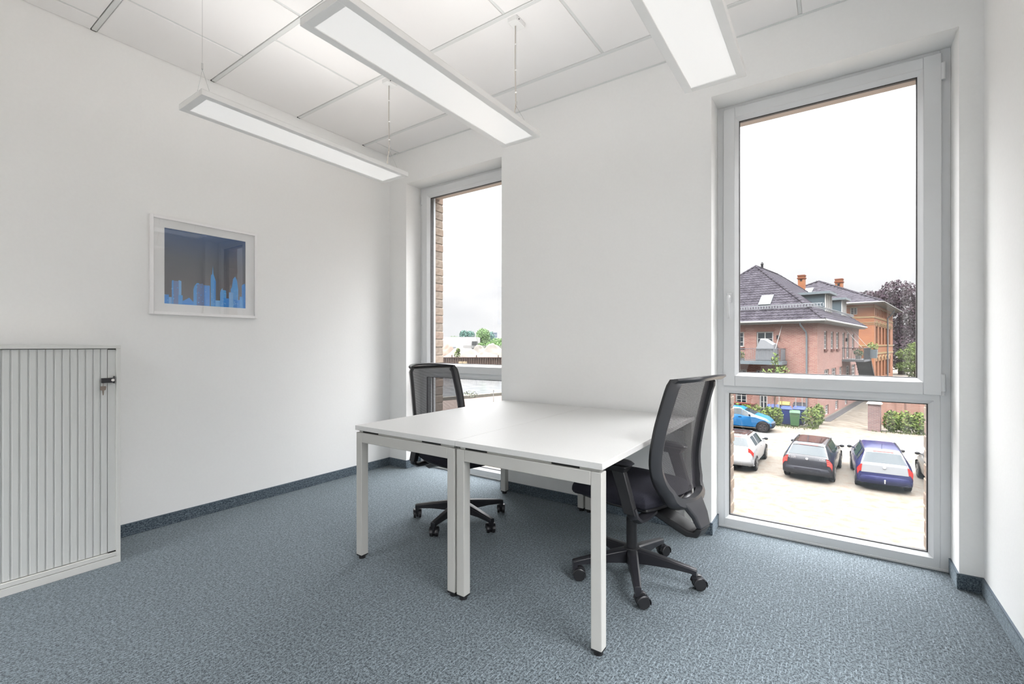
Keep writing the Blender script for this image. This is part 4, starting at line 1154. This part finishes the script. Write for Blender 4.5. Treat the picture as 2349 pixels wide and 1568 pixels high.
# slim young trunks and steel posts in front of the bins
def stake(name, label, u_, v_, h, r, m, group):
    p = spot(u_, v_, GZ); o = MB().tube([(0, 0, 0), (random.uniform(-.02, .02), 0, h * .5), (random.uniform(-.04, .04), 0, h)], r, n=6).build(name, m, None, smooth=True)
    o.location = p; return tag(o, label, 'post' if 'post' in name else 'tree', group)
PST = om('post_pale', 226, 222, 216, 4.4); STK = om('young_bark', 196, 160, 124, 4.4)
for u_, l_ in ((1769, 'leftmost slim brown sapling stem, between the blue car and the bins'), (1779.5, 'slim brown sapling stem left of the pale post, before the blue bins'), (1793, 'slim brown sapling stem right of the pale post, before the blue bins')):
    stake('sapling_stem', l_, u_, 972, 2.9, .022, STK, 'sapling stems by the bins')
stake('steel_post', 'thin pale post rising between the young trunks', 1787, 973, 2.7, .03, PST, 'pale posts by the bins')
stake('steel_post', 'thin pale post rising directly behind the green bin', 1825, 973, 2.7, .03, PST, 'pale posts by the bins')
stake('steel_post', 'thin pale post right of the green bin, above the shrub', 1840, 972, 2.7, .03, PST, 'pale posts by the bins')
# small tree in front of the balcony
yt = spot(1776, 972, GZ)
tree('young_tree', 'small sparse tree with yellow green leaves under the balcony edge', yt, [((-.35, 0, 3.3), (.55, .4, .45)), ((.45, 0, 3.5), (.45, .4, .5)), ((.05, 0, 4.3), (.22, .2, .5)), ((.3, 0, 2.9), (.5, .4, .3))], LG, 60, .10, .03, shell=0)

# ---- wheelie bins
def bin_(label, x, y, rz, col, lid, w=.58, d=.62, h=.98):
    t = thing('wheelie_bin', label, 'bin', (x, y, GZ), rz, 'wheelie bins')
    b = MB().hexa([(-w * .40, -d * .38, .05), (w * .40, -d * .38, .05), (w * .40, d * .38, .05), (-w * .40, d * .38, .05)], [(-w / 2, -d / 2, h * .92), (w / 2, -d / 2, h * .92), (w / 2, d / 2, h * .92), (-w / 2, d / 2, h * .92)])
    b.build('body', col, t, bevel=.02)
    l = MB().hexa([(-w * .54, -d * .56, h * .90), (w * .54, -d * .56, h * .90), (w * .54, d * .56, h * .93), (-w * .54, d * .56, h * .93)], [(-w * .50, -d * .50, h * .97), (w * .50, -d * .50, h * .97), (w * .48, d * .5, h * 1.04), (-w * .48, d * .5, h * 1.04)])
    l.build('lid', lid, t, bevel=.015)
    MB().cyl((-w * .42, d * .42, .1), (-w * .34, d * .42, .1), .1, n=12).build('wheel', RUB, t)
    MB().cyl((w * .34, d * .42, .1), (w * .42, d * .42, .1), .1, n=12).build('wheel', RUB, t)
    MB().tube([(-w * .4, d * .5, h * .95), (-w * .4, d * .62, h), (w * .4, d * .62, h), (w * .4, d * .5, h * .95)], .015, n=6).build('handle', lid, t)
    return t
BGN = om('bin_green', 104, 162, 100, 5, .5); BLG = om('bin_green_lid', 140, 190, 150, 7, .5)
BBL = om('bin_blue', 46, 84, 188, 5, .5); BLL = om('bin_blue_lid', 110, 136, 220, 7, .5)
t = bin_('single green wheelie bin in front of the blue ones', -2.0, 35.45, .05, BGN, BLG)
MB().box(-.17, .17, -.292, -.288, .68, .74).build('sticker', om('bin_sticker', 226, 196, 176, 5), t)
bin_('blue wheelie bin directly left of the green bin', -2.52, 35.95, .1, BBL, BLL, .62, .68, 1.15)
bin_('blue wheelie bin peeking out behind the green bin', -1.80, 36.35, -.05, BBL, BLL, .68, .72, 1.15)
bin_('blue wheelie bin half hidden behind the hedge, left of the others', -3.35, 36.5, .05, BBL, BLL, .68, .72, 1.15)
bin_('wheelie bin with a yellow lid behind the blue bins', -2.75, 37.3, 0, BBL, om('bin_yellow_lid', 236, 214, 130, 7, .5), .7, .75, 1.3)
bin_('wheelie bin with a black lid in the back row right', -1.85, 37.3, 0, BBL, om('bin_black_lid', 60, 66, 76, 7, .5), .7, .75, 1.3)
sp_ = MB().box(-1.0, 1.0, -.25, .25, 0, .95).box(-1.05, 1.05, -.3, .3, .95, 1.05)
o = sp_.build('low_brick_wall', SILL); o.location = local(A, -4.6, -1.4, 0); o.rotation_euler = (0, 0, ANG); tag(o, 'low dark red brick wall end by the house entrance', 'wall')

# ================================================================== CARS
CG = mat('car_glass', oc(76, 94, 102, 7), .08, spec=.12)
TYRE = om('tyre', 66, 60, 58, 5, .85); RIM = om('wheel_rim', 200, 196, 190, 5.5, .35)
TRIM = om('car_trim_black', 44, 44, 50, 6, .5)
RED = om('tail_light', 226, 60, 50, 4.2, .25); REDW = om('tail_light_pale', 240, 190, 180, 4.4, .25)
CHR = mat('car_badge', (.5, .5, .52), .2, metal=.8)
def car(label, x, y, rz, paint, prof, hw=.86, wb=2.62, gate=None, bumper=None, roofcol=None, rails=True, rear=True, light=RED, sgl=(3.15, 6.15), rim=None, bars=0, name='car', mirrors=True, group='cars parked in the yard', lamp=(1.12, 1.95, 2.5, 4.55)):
    """body lofted along x (forward); prof: stations (x, belt half-width, low z, belt z, top z, top half-width)"""
    t = thing(name, label, 'car', (x, y, GZ), rz, group)
    S_ = []
    for (px, w_, zl, zb, zt, tw) in prof:
        h = [(w_ * .80, zl), (w_ * .97, zl + .07), (w_, zl + (zb - zl) * .5), (w_ * .985, zb), (tw, zb + (zt - zb) * .90), (tw * .80, zb + (zt - zb) * .985), (0, zt)]
        S_.append([Vector((px, -a_, b_)) for a_, b_ in h] + [Vector((px, a_, b_)) for a_, b_ in h[-2::-1]])
    def at(u_, v_):
        i = min(int(u_), len(S_) - 2); j = min(int(v_), 11); fu, fv = u_ - i, v_ - j
        return (S_[i][j] * (1 - fv) + S_[i][j + 1] * fv) * (1 - fu) + (S_[i + 1][j] * (1 - fv) + S_[i + 1][j + 1] * fv) * fu
    def patch(nm, m, pts, off=.008, n=6, parent=None, th=.0):
        """surface patch bounded by four (u,v) corners"""
        (a, b_, c, d_) = pts; rws = []
        for i in range(n + 1):
            row = []
            for j in range(n + 1):
                p_, q_ = i / n, j / n
                u_ = (a[0] * (1 - q_) + b_[0] * q_) * (1 - p_) + (d_[0] * (1 - q_) + c[0] * q_) * p_
                v_ = (a[1] * (1 - q_) + b_[1] * q_) * (1 - p_) + (d_[1] * (1 - q_) + c[1] * q_) * p_
                P0 = at(u_, v_); du = at(min(u_ + .02, len(S_) - 1.001), v_) - at(max(u_ - .02, 0), v_); dv_ = at(u_, min(v_ + .02, 11.999)) - at(u_, max(v_ - .02, 0))
                nn = du.cross(dv_); nn = nn.normalized() if nn.length > 1e-9 else Vector((0, 0, 1))
                if nn.dot(P0 - Vector((P0.x * .8, 0, .5))) < 0: nn = -nn
                row.append(P0 + nn * off)
            rws.append(row)
        return MB().grid(rws).build(nm, m, parent or t, smooth=True, angle=60)
    b = MB(); b.grid(S_); b.add(S_[0], [tuple(range(13))]); b.add(S_[-1], [tuple(range(13))[::-1]])
    body = b.build('body', paint, t, smooth=True, angle=38)
    R_ = patch('rear_window', CG, ((2.12, 4.25), (2.12, 7.75), (2.90, 7.55), (2.90, 4.45)), .010, 8)
    if gate:
        patch('tailgate', gate, ((1.02, 4.3), (1.02, 7.7), (2.12, 7.9), (2.12, 4.1)), .006, 8)
        patch('tailgate_frame', gate, ((2.0, 3.9), (2.0, 8.1), (3.35, 7.9), (3.35, 4.1)), .005, 8)
    nsg = 3
    for sd in (0, 1):
        V = (lambda v_: v_) if sd == 0 else (lambda v_: 12 - v_)
        e = [sgl[0] + (sgl[1] - sgl[0]) * k / nsg for k in range(nsg + 1)]
        for k in range(nsg):
            patch('side_window', CG, ((e[k] + .05, V(3.12)), (e[k + 1] - .05, V(3.12)), (e[k + 1] - (.05 if k < nsg - 1 else .45), V(3.92)), (e[k] + (.05 if k else .10), V(3.92))), .009, 4)
        if rear:
            l_ = patch('tail_light', light, ((lamp[0], V(lamp[2])), (lamp[0], V(lamp[3])), (lamp[1], V(lamp[3] - .05)), (lamp[1], V(lamp[2] + .2))), .014, 5)
            for q in range(bars):
                zz = lamp[0] + (lamp[1] - lamp[0]) * (q + .6) / (bars + .4)
                patch('light_bar', REDW, ((zz, V(lamp[2] + .1)), (zz, V(lamp[3] - .05)), (zz + .06, V(lamp[3] - .05)), (zz + .06, V(lamp[2] + .1))), .018, 3, l_)
    patch('windscreen', CG, ((6.10, 4.2), (6.10, 7.8), (6.92, 7.9), (6.92, 4.1)), .010, 8)
    if roofcol: patch('roof_panel', roofcol, ((3.9, 4.4), (3.9, 7.6), (5.9, 7.6), (5.9, 4.4)), .008, 8)
    xr = prof[0][0]
    bm = bumper or paint; zb0, zb1 = prof[0][2] - .02, prof[0][2] + .26; bw_ = hw * .99
    bp = MB(); rws = []
    for i in range(13):
        a = -1 + 2 * i / 12; xx = xr - .10 + .16 * abs(a) ** 4; rws.append([(xx + .10, a * bw_, zb1), (xx + .02, a * bw_, zb1 - .015), (xx - .005, a * bw_, zb1 - .08), (xx - .01, a * bw_, zb0 + .1), (xx + .05, a * bw_, zb0), (xx + .35, a * bw_, zb0)])
    bp.grid(rws)
    bp.build('rear_bumper', bm, t, smooth=True, angle=50)
    xf_ = prof[-1][0]; bp = MB(); rws = []
    for i in range(13):
        a = -1 + 2 * i / 12; xx = xf_ + .10 - .26 * abs(a) ** 3; rws.append([(xx - .15, a * bw_, .62), (xx, a * bw_, .56), (xx + .01, a * bw_, .38), (xx - .05, a * bw_, .24), (xx - .35, a * bw_, .24)])
    bp.grid(rws); bp.build('front_bumper', bm, t, smooth=True, angle=50)
    if rear:
        MB().tube([(xr + .30, .05, prof[2][4] + .02), (xr + .26, -.10, prof[2][4] + .045), (xr + .24, -.45, prof[2][4] + .06)], .010, n=5).build('wiper', TRIM, t)
        z_ = prof[1][4] * .5 + prof[2][4] * .5; cP = at(1.72, 6)
        MB().cyl(cP + Vector((-.012, 0, 0)), cP + Vector((-.028, 0, .004)), .045, n=14).build('badge', CHR, t)
        patch('brake_light', RED, ((2.96, 5.3), (2.96, 6.7), (3.04, 6.7), (3.04, 5.3)), .016, 3)
        if rails and not gate: patch('spoiler_edge', TRIM, ((2.92, 4.4), (2.92, 7.6), (2.99, 7.6), (2.99, 4.4)), .014, 4)
    rm = rim or RIM
    ax_ = (xr + .72, xr + .72 + wb)
    for xx in ax_:
        for s_ in (-1, 1):
            yo = s_ * (hw * .985)
            a = MB(); pts = [(xx + .38 * cos(pi * k / 12), .36 + .38 * sin(pi * k / 12)) for k in range(13)]
            a.prism([(p_[0], p_[1] - .04) for p_ in pts] + [(xx - .36, .20), (xx + .36, .20)], 'y', yo - s_ * .12, yo + s_ * .006)
            a.build('wheel_arch', TRIM, t)
            w_ = MB(); w_.cyl((xx, yo - s_ * .16, .315), (xx, yo + s_ * .035, .315), .315, n=26); wo_ = w_.build('wheel', TYRE, t, bevel=.02)
            r_ = MB(); r_.cyl((xx, yo + s_ * .030, .315), (xx, yo + s_ * .042, .315), .205, n=22); r_.cyl((xx, yo + s_ * .04, .315), (xx, yo + s_ * .050, .315), .06, n=12)
            ro = r_.build('rim', rm, wo_)
            d2 = MB()
            for k in range(5 if rm is not TYRE else 0):
                an = 2 * pi * k / 5; d2.prism([(xx + .07 * cos(an), .315 + .07 * sin(an)), (xx + .18 * cos(an + .30), .315 + .18 * sin(an + .30)), (xx + .19 * cos(an + .62), .315 + .19 * sin(an + .62)), (xx + .07 * cos(an + 1.0), .315 + .07 * sin(an + 1.0))], 'y', yo + s_ * .0425, yo + s_ * .044)
            if d2.v: wo2 = d2.build('rim_gap', TRIM, wo_)
    if mirrors:
        for s_ in (-1, 1):
            m_ = MB(); mx_ = at(6.6, 3.3 if s_ < 0 else 8.7); m_.blob((mx_.x - .02, s_ * (hw + .07), mx_.z + .05), (.05, .085, .06), 10, 8)
            m_.tube([(mx_.x, s_ * hw * .90, mx_.z + .02), (mx_.x, s_ * (hw + .06), mx_.z + .05)], .025, n=6)
            m_.build('mirror', TRIM, t, smooth=True)
    if rails:
        for s_ in (4.05, 7.95):
            MB().tube([at(u_, s_) + Vector((0, 0, .035 if 0 < k < 5 else 0)) for k, u_ in enumerate((3.1, 3.5, 4.2, 4.9, 5.5, 5.95))], .016, n=6).build('roof_rail', TRIM, t, smooth=True)
    for s_ in (-1, 1):      # door handles and sill line
        for ux in (3.95, 5.0): hp = at(ux, 2.75 if s_ < 0 else 9.25); MB().box(hp.x - .09, hp.x + .09, hp.y - .012, hp.y + .012, hp.z - .012, hp.z + .016).build('door_handle', bm if bumper is None else TRIM, t)
    return t
def wagon(L=4.5, w=.86, zt=1.45):
    h = L / 2
    return [(-h, w * .93, .30, .50, .56, w * .88), (-h + .02, w * .97, .26, .56, .66, w * .90), (-h + .07, w, .24, .80, .96, w * .84), (-h + .46, w, .24, .93, zt - .06, w * .68), (-h + .75, w, .24, .94, zt, w * .69), (.10, w, .24, .93, zt + .02, w * .70),
            (h - 1.75, w, .24, .91, zt - .05, w * .68), (h - 1.05, w, .24, .88, .99, w * .80), (h - .35, w * .96, .24, .74, .84, w * .76), (h - .05, w * .86, .26, .56, .66, w * .70), (h, w * .78, .30, .48, .54, w * .66)]
def hatch(L=3.9, w=.84, zt=1.48):
    h = L / 2
    return [(-h, w * .90, .32, .52, .58, w * .84), (-h + .03, w * .95, .28, .60, .72, w * .86), (-h + .12, w * .99, .24, .86, 1.02, w * .80), (-h + .52, w, .24, .98, zt - .07, w * .64), (-h + .80, w, .24, .98, zt, w * .66), (.05, w, .24, .95, zt, w * .68),
            (h - 1.55, w, .24, .92, zt - .08, w * .66), (h - .85, w, .24, .90, 1.02, w * .80), (h - .30, w * .95, .24, .74, .86, w * .76), (h - .05, w * .84, .26, .56, .66, w * .68), (h, w * .74, .30, .48, .54, w * .6)]
PBLK = mat('paint_black', (.006, .006, .008), .16, spec=.35, coat=.1)
PNAV = mat('paint_navy', oc(52, 54, 120, 5), .2, spec=.3)
PSIL = mat('paint_silver', oc(226, 228, 232, 5.6), .3, spec=.3)
PWHT = mat('paint_white', oc(244, 244, 246, 5.2), .25, spec=.3)
PBLU = mat('paint_blue', oc(50, 150, 224, 4.8), .22, spec=.3)
PGRY = mat('paint_dark_green_grey', oc(110, 112, 112, 6), .2, spec=.4)
PRF = mat('panorama_roof', oc(96, 74, 72, 6), .06, spec=.6)
kb = car('black estate car seen from behind, between the white car and the silver-tailed one', -.62, 23.5, radians(85), PBLK, wagon(4.35, .83, 1.42), .83, 2.6, roofcol=PRF, bars=3, sgl=(3.15, 6.1))
car('dark blue estate car with a silver tailgate and tow ball', 1.50, 23.55, radians(91.5), PNAV, wagon(4.4, .80, 1.44), .80, 2.6, gate=PSIL, lamp=(1.12, 1.98, 2.6, 4.3))
tw = bpy.data.objects.get('car.001')
MB().cyl((-2.32, 0, .34), (-2.32, 0, .42), .02, n=8).blob((-2.32, 0, .44), (.03, .03, .03), 10, 8).build('tow_ball', CHR, tw, smooth=True)
MB().tube([(-1.35, 0, 1.44), (-1.42, 0, 1.60)], .006, n=5).build('aerial', TRIM, tw)
car('white hatchback seen from behind at the left edge of the lower pane', -3.42, 23.30, radians(88), PWHT, hatch(3.9, .84, 1.46), .84, 2.5, roofcol=PRF, rails=False, bumper=None, sgl=(3.6, 6.05), lamp=(1.45, 1.98, 2.7, 4.5))
car('grey green car mostly hidden by the right edge of the lower pane', 3.70, 23.4, radians(92), PGRY, hatch(4.0, .82, 1.45), .82, 2.5, rails=False)
car('bright blue small three-door car parked across at the roadside', -4.72, 32.55, radians(-3), PBLU, hatch(3.5, .80, 1.42), .80, 2.35, rails=False, bumper=om('bumper_grey', 92, 104, 122, 5), sgl=(3.3, 6.75), rim=om('steel_wheel', 110, 100, 100, 5), rear=False)
# badges lettering on the black car tailgate
def text(body, size, m, parent, loc, rot, name='lettering', ext=.002):
    c = bpy.data.curves.new(name, 'FONT'); c.body = body; c.size = size; c.extrude = ext; c.align_x = 'CENTER'
    c.materials.append(m); tmp = bpy.data.objects.new(name, c); COL.objects.link(tmp); dg = bpy.context.evaluated_depsgraph_get(); me = bpy.data.meshes.new_from_object(tmp.evaluated_get(dg))
    bpy.data.objects.remove(tmp); bpy.data.curves.remove(c)
    o = bpy.data.objects.new(name, me); COL.objects.link(o); o.parent = parent; o.location = loc; o.rotation_euler = rot
    return o
text('C 220', .11, CHR, kb, (-2.150, .50, .865), (radians(80), 0, radians(-90)))
text('CDI', .10, CHR, kb, (-2.150, -.50, .865), (radians(80), 0, radians(-90)))

# ================================================================== THE VIEW THROUGH THE LEFT WINDOW
PROM = mottled('red_paving', oc(236, 206, 192, 10), oc(246, 224, 212, 10), 2, .9, 0, 5, spec=.05)
WAT = mottled('canal_water', oc(140, 150, 158, 9), oc(204, 210, 214, 8), .55, .12, .5, 6, stretch=(.6, 1.6, 1), spec=.5)
qa, qb = spot(1040, 916.5, GZ), spot(1175, 904.5, GZ)      # edge of the near quay
qd = (qb - qa).normalized(); qn = Vector((-qd.y, qd.x, 0))
if qn.x > 0: qn = -qn
def qp(s, n, z): p = qa + qd * s + qn * n; return Vector((p.x, p.y, z))
pm = MB(); pm.hexa([qp(-30, -14, GZ - 2.5), qp(60, -14, GZ - 2.5), qp(60, .3, GZ - 2.5), qp(-30, .3, GZ - 2.5)], [qp(-30, -14, GZ + .004), qp(60, -14, GZ + .004), qp(60, .3, GZ + .004), qp(-30, .3, GZ + .004)])
struct(pm.build('promenade', PROM))
qw = MB(); qw.hexa([qp(-30, -.02, GZ - 2.4), qp(60, -.02, GZ - 2.4), qp(60, .4, GZ - 2.4), qp(-30, .4, GZ - 2.4)], [qp(-30, -.02, GZ + .30), qp(60, -.02, GZ + .30), qp(60, .4, GZ + .30), qp(-30, .4, GZ + .30)])
struct(qw.build('quay_wall', mottled('quay_stone', oc(120, 112, 96, 5), oc(176, 168, 150, 5), 2.5, .9, .2, 6)))
wt = MB(); wt.add([qp(-60, .3, -5.6), qp(160, .3, -5.6), qp(160, 190, -5.6), qp(-60, 190, -5.6)], [(0, 1, 2, 3)])
struct(wt.build('canal', WAT))
lp = thing('lamp_post', 'thin pale post standing on the red promenade by the canal', 'post', tuple(spot(1132, 927, GZ)))
MB().cyl((0, 0, 0), (0, 0, 1.15), .04, .03, n=8).build('pole', GUT, lp); MB().cyl((0, 0, 1.15), (0, 0, 1.30), .05, n=8).build('head', GUT, lp)
bu = MB(); leaves(bu, (0, 0, .35), (.9, .5, .4), 120, .09, 0)
o = tag(bu.build('quay_bush', om('ivy_pale', 190, 196, 170, 6)), 'low pale shrub growing on the quay edge', 'plant', kind='stuff'); o.location = spot(1080, 913, GZ)
# far bank
D = 130.0; zb = zat(820, D)
def fp(u_, d_, z): return far(u_, d_, z)
bk = MB(); bk.hexa([fp(900, D + .5, -7), fp(1300, D + .5, -7), fp(1300, 420, -7), fp(800, 420, -7)], [fp(900, D + .5, zb - .3), fp(1300, D + .5, zb - .3), fp(1300, 420, zb - .3), fp(800, 420, zb - .3)])
struct(bk.build('far_bank', mottled('far_sand', oc(228, 216, 200, 12), oc(246, 240, 230, 12), .12, .95, 0, 5)))
sh = thing('sheet_pile_wall', 'brown corrugated sheet pile wall along the far canal bank', 'wall', tuple(fp(1085, D, -7)))
c0 = fp(1085, D, -7); sp2 = MB(); n = 0
x = -24.0; top_ = zb - (-7)
pts = []
while x < 14: pts += [(x, 0), (x + .12, .35), (x + .32, .35), (x + .44, 0)]; x += .64
row0 = [_R * a + _F * b_ for a, b_ in pts]; sp2.grid([[p + Vector((0, 0, 0)) for p in row0], [p + Vector((0, 0, top_)) for p in row0]])
tag(sp2.build('piles', om('rusty_steel', 150, 124, 112, 4.6), sh), kind='stuff')
MB().add([_R * -24 - _F * .1 + Vector((0, 0, top_ - .1)), _R * 14 - _F * .1 + Vector((0, 0, top_ - .1)), _R * 14 - _F * .1 + Vector((0, 0, top_ + .15)), _R * -24 - _F * .1 + Vector((0, 0, top_ + .15)),
          _R * -24 + _F * .5 + Vector((0, 0, top_ - .1)), _R * 14 + _F * .5 + Vector((0, 0, top_ - .1)), _R * 14 + _F * .5 + Vector((0, 0, top_ + .15)), _R * -24 + _F * .5 + Vector((0, 0, top_ + .15))], [(0, 1, 2, 3), (7, 6, 5, 4), (3, 2, 6, 7), (0, 4, 5, 1), (0, 3, 7, 4), (1, 5, 6, 2)]).build('capping_beam', om('rust_dark', 140, 110, 100, 5), sh)
for k, u_ in enumerate((1037, 1093, 1143)):
    p = (u_ - 1085) / FP * D; MB().cyl(_R * p - _F * .2 + Vector((0, 0, top_)), _R * p - _F * .2 + Vector((0, 0, top_ + .75)), .14, n=8).build('bollard', MC['rust_dark'], sh)
for k, u_ in enumerate((1057, 1066)):
    o = MB().box(-.5, .5, -.4, .4, 0, .9).build('concrete_block', om('pale_block', 240, 216, 176, 4.6)); o.location = fp(u_, D - 1.0, zat(836, D)); tag(o, ('left' if k == 0 else 'right') + ' pale yellow block fixed low on the sheet pile wall', 'block', 'pale blocks on the sheet piles')
def heap(label, u_, d_, w_, dep, h, m):
    t0 = far(u_, d_, zb - .4); b = MB(); N = 20; rws = []
    for i in range(N + 1):
        r_ = []
        for j in range(N + 1):
            a, c = -1 + 2 * i / N, -1 + 2 * j / N; q = max(0, 1 - (a * a + c * c) ** .5)
            zz = h * (q ** .9) * (1 + .25 * sin(a * 7 + u_) * cos(c * 5 + h)) + random.uniform(0, .06) * h * (q > 0)
            r_.append(_R * a * w_ + _F * c * dep + Vector((0, 0, zz)))
        rws.append(r_)
    o = b.grid(rws).build('sand_heap', m, None, smooth=True, angle=80); o.location = t0
    return tag(o, label, 'heap', 'sand heaps on the far bank')
SH1 = mottled('heap_sand', oc(190, 176, 160, 12), oc(226, 214, 200, 12), .5, .95, 0, 6); SH2 = mottled('heap_red', oc(196, 150, 120, 12), oc(230, 196, 170, 12), .5, .95, 0, 6)
heap('reddish soil heap at the left, beside the brick jamb', 1026, 150, 4.5, 5, 4.4, SH2)
heap('long pale sand heap in the middle of the far bank', 1063, 142, 6.5, 5, 3.6, SH1)
heap('grey sand heap right of the parked lorry', 1100, 158, 4.2, 4, 4.2, SH1)
heap('broad grey sand heap at the right by the wall edge', 1131, 150, 6.0, 5, 4.4, SH1)
heap('low pale sand heap below the right end', 1112, 138, 5.5, 3, 2.0, SH1)
o = tree('young_tree', 'small green sapling standing before the sand heaps', far(1049, D + 2, zb - .3), [((0, 0, 1.0), (.9, .9, 1.1)), ((.3, 0, 2.2), (.55, .5, .8))], LG, 150, .22, .08)
wh = thing('warehouse', 'white flat-roofed warehouse with a dark opening on the far bank', 'building', tuple(far(1040, 215, zb)))
hh = zat(772, 215) - zb
b = MB(); b.hexa([_R * -22 + _F * 0, _R * 4 + _F * 4, _R * 4 + _F * 44, _R * -22 + _F * 40], [_R * -22 + Vector((0, 0, hh)), _R * 4 + _F * 4 + Vector((0, 0, hh)), _R * 4 + _F * 44 + Vector((0, 0, hh)), _R * -22 + _F * 40 + Vector((0, 0, hh))]); b.build('wall', om('warehouse_white', 246, 246, 248, 3.3), wh)
b = MB(); b.hexa([_R * 4 + _F * 4, _R * 10.6 + _F * 7, _R * 10.6 + _F * 40, _R * 4 + _F * 40], [_R * 4 + _F * 4 + Vector((0, 0, hh)), _R * 10.6 + _F * 7 + Vector((0, 0, hh)), _R * 10.6 + _F * 40 + Vector((0, 0, hh)), _R * 4 + _F * 40 + Vector((0, 0, hh))]); b.build('annex', om('warehouse_pale', 238, 236, 236, 3.2), wh)
b = MB(); b.hexa([_R * 8.2 + _F * 5.5, _R * 10.8 + _F * 6.8, _R * 10.8 + _F * 8, _R * 8.2 + _F * 7], [_R * 8.2 + _F * 5.5 + Vector((0, 0, hh * .72)), _R * 10.8 + _F * 6.8 + Vector((0, 0, hh * .72)), _R * 10.8 + _F * 8 + Vector((0, 0, hh * .72)), _R * 8.2 + _F * 7 + Vector((0, 0, hh * .72))]); b.build('dark_opening', om('opening_grey', 120, 122, 124, 4.4), wh)
tk = thing('lorry', 'dark lorry parked between the sand heaps', 'lorry', tuple(far(1071, 165, zb)), YAW)
MB().box(-4, 2.6, -1.2, 1.2, .9, 1.9).build('load_bed', om('lorry_dark', 84, 88, 94, 5), tk, bevel=.1); MB().box(-5.8, -4.1, -1.2, 1.2, .7, 3.0).build('cab', om('lorry_pale', 196, 206, 212, 5), tk, bevel=.15)
for x in (-4.9, -2, 1.4): MB().cyl((x, -1.25, .55), (x, -.9, .55), .55, n=16).build('wheel', TYRE, tk)
fn = thing('site_fence', 'low white fence panels running in front of the far trees', 'fence', tuple(far(1110, 205, zb + 2.2)), YAW)
b = MB()
for k in range(30): b.box(-9 + k * .65, -8.6 + k * .65, 0, .1, 0, 1.1)
b.box(-9, 10.5, .02, .06, .1, .25).box(-9, 10.5, .02, .06, .8, .95)
tag(b.build('pickets', om('fence_white', 232, 230, 226, 4.6), fn), kind='stuff')
bk2 = MB(); bk2.hexa([fp(1075, 190, -7), fp(1180, 190, -7), fp(1200, 300, -7), fp(1075, 300, -7)], [fp(1075, 190, zb + 1.2), fp(1180, 190, zb + 1.2), fp(1200, 300, zb + 2.6), fp(1075, 300, zb + 2.6)]); struct(bk2.build('far_bank_rise', MC['far_sand']))
for nm, lab, u_, d_, bls, lm, n_, s_ in (
    ('broad_tree', 'round blue green tree standing alone behind the warehouse roof', 1071, 250, (((0, 7.5), (4.1, 3.8)), ((-1.5, 9), (2.6, 2.6)), ((1.8, 8.6), (2.6, 2.6))), LT, 1100, .30),
    ('broad_tree', 'faint green tree showing over the left end of the warehouse', 1041, 260, (((0, 6.4), (4.4, 2.2)), ((3.4, 5.6), (3.2, 1.8))), LF, 1056, .30),
    ('broad_tree', 'small green gable-like tree right of the warehouse', 1087, 255, (((0, 5.4), (2.6, 2.2)),), LF, 792, .30),
    ('broad_tree', 'big bright green tree in the middle of the far tree line', 1108, 245, (((0, 5.4), (4.6, 4)), ((0, 9.0), (3.8, 3.4)), ((-3.0, 4.0), (3, 3))), LF, 1760, .30),
    ('broad_tree', 'low bright green bushes below the far tree line', 1118, 225, (((-3, 2.4), (3.6, 2.4)), ((2.5, 2.8), (3.8, 2.8)), ((7, 2.4), (3.4, 2.6))), LF, 1232, .30),
    ('broad_tree', 'blue green tree by the distant tower block', 1126, 270, (((0, 7), (2.6, 4.6)), ((1.6, 5), (2.6, 3))), LT, 792, .30),
    ('broad_tree', 'pale green tree at the right by the wall edge', 1142, 235, (((0, 4), (4.5, 3.2)), ((3.6, 4.6), (4, 2.8))), LF, 1364, .30)):
    base = far(u_, d_, zb); tree(nm, lab, base, [(tuple(_R * a + Vector((0, 0, z_))), (rx, rx, rz_)) for (a, z_), (rx, rz_) in bls], lm, n_, s_, .3, 'far trees', shell=.4)
tw_ = thing('tower_block', 'pale blue grey tower block far behind the trees', 'building', tuple(far(1132, 420, zb)), YAW)
th_ = zat(762, 420) - zb; MB().box(-3.2, 3.2, 0, 8, 0, th_).build('wall', om('tower_pale', 206, 216, 228, 4), tw_)
b = MB()
for k in range(5): b.box(-3, 3, -.05, 0, th_ - 1.5 - k * 2.4, th_ - .6 - k * 2.4)
b.build('window_bands', om('tower_glass', 150, 168, 190, 4), tw_)
sl2 = thing('street_lamp', 'curved street lamp in front of the warehouse opening', 'lamp', tuple(far(1095, 200, zb)), YAW)
MB().tube([(0, 0, 0), (0, 0, 5.8), (-.3, 0, 6.9), (-1.0, 0, 7.4), (-2.0, 0, 7.6)], .09, n=6).build('mast', GUT, sl2, smooth=True)
MB().box(-2.5, -1.9, -.1, .1, 7.55, 7.7).build('head', GUT, sl2)
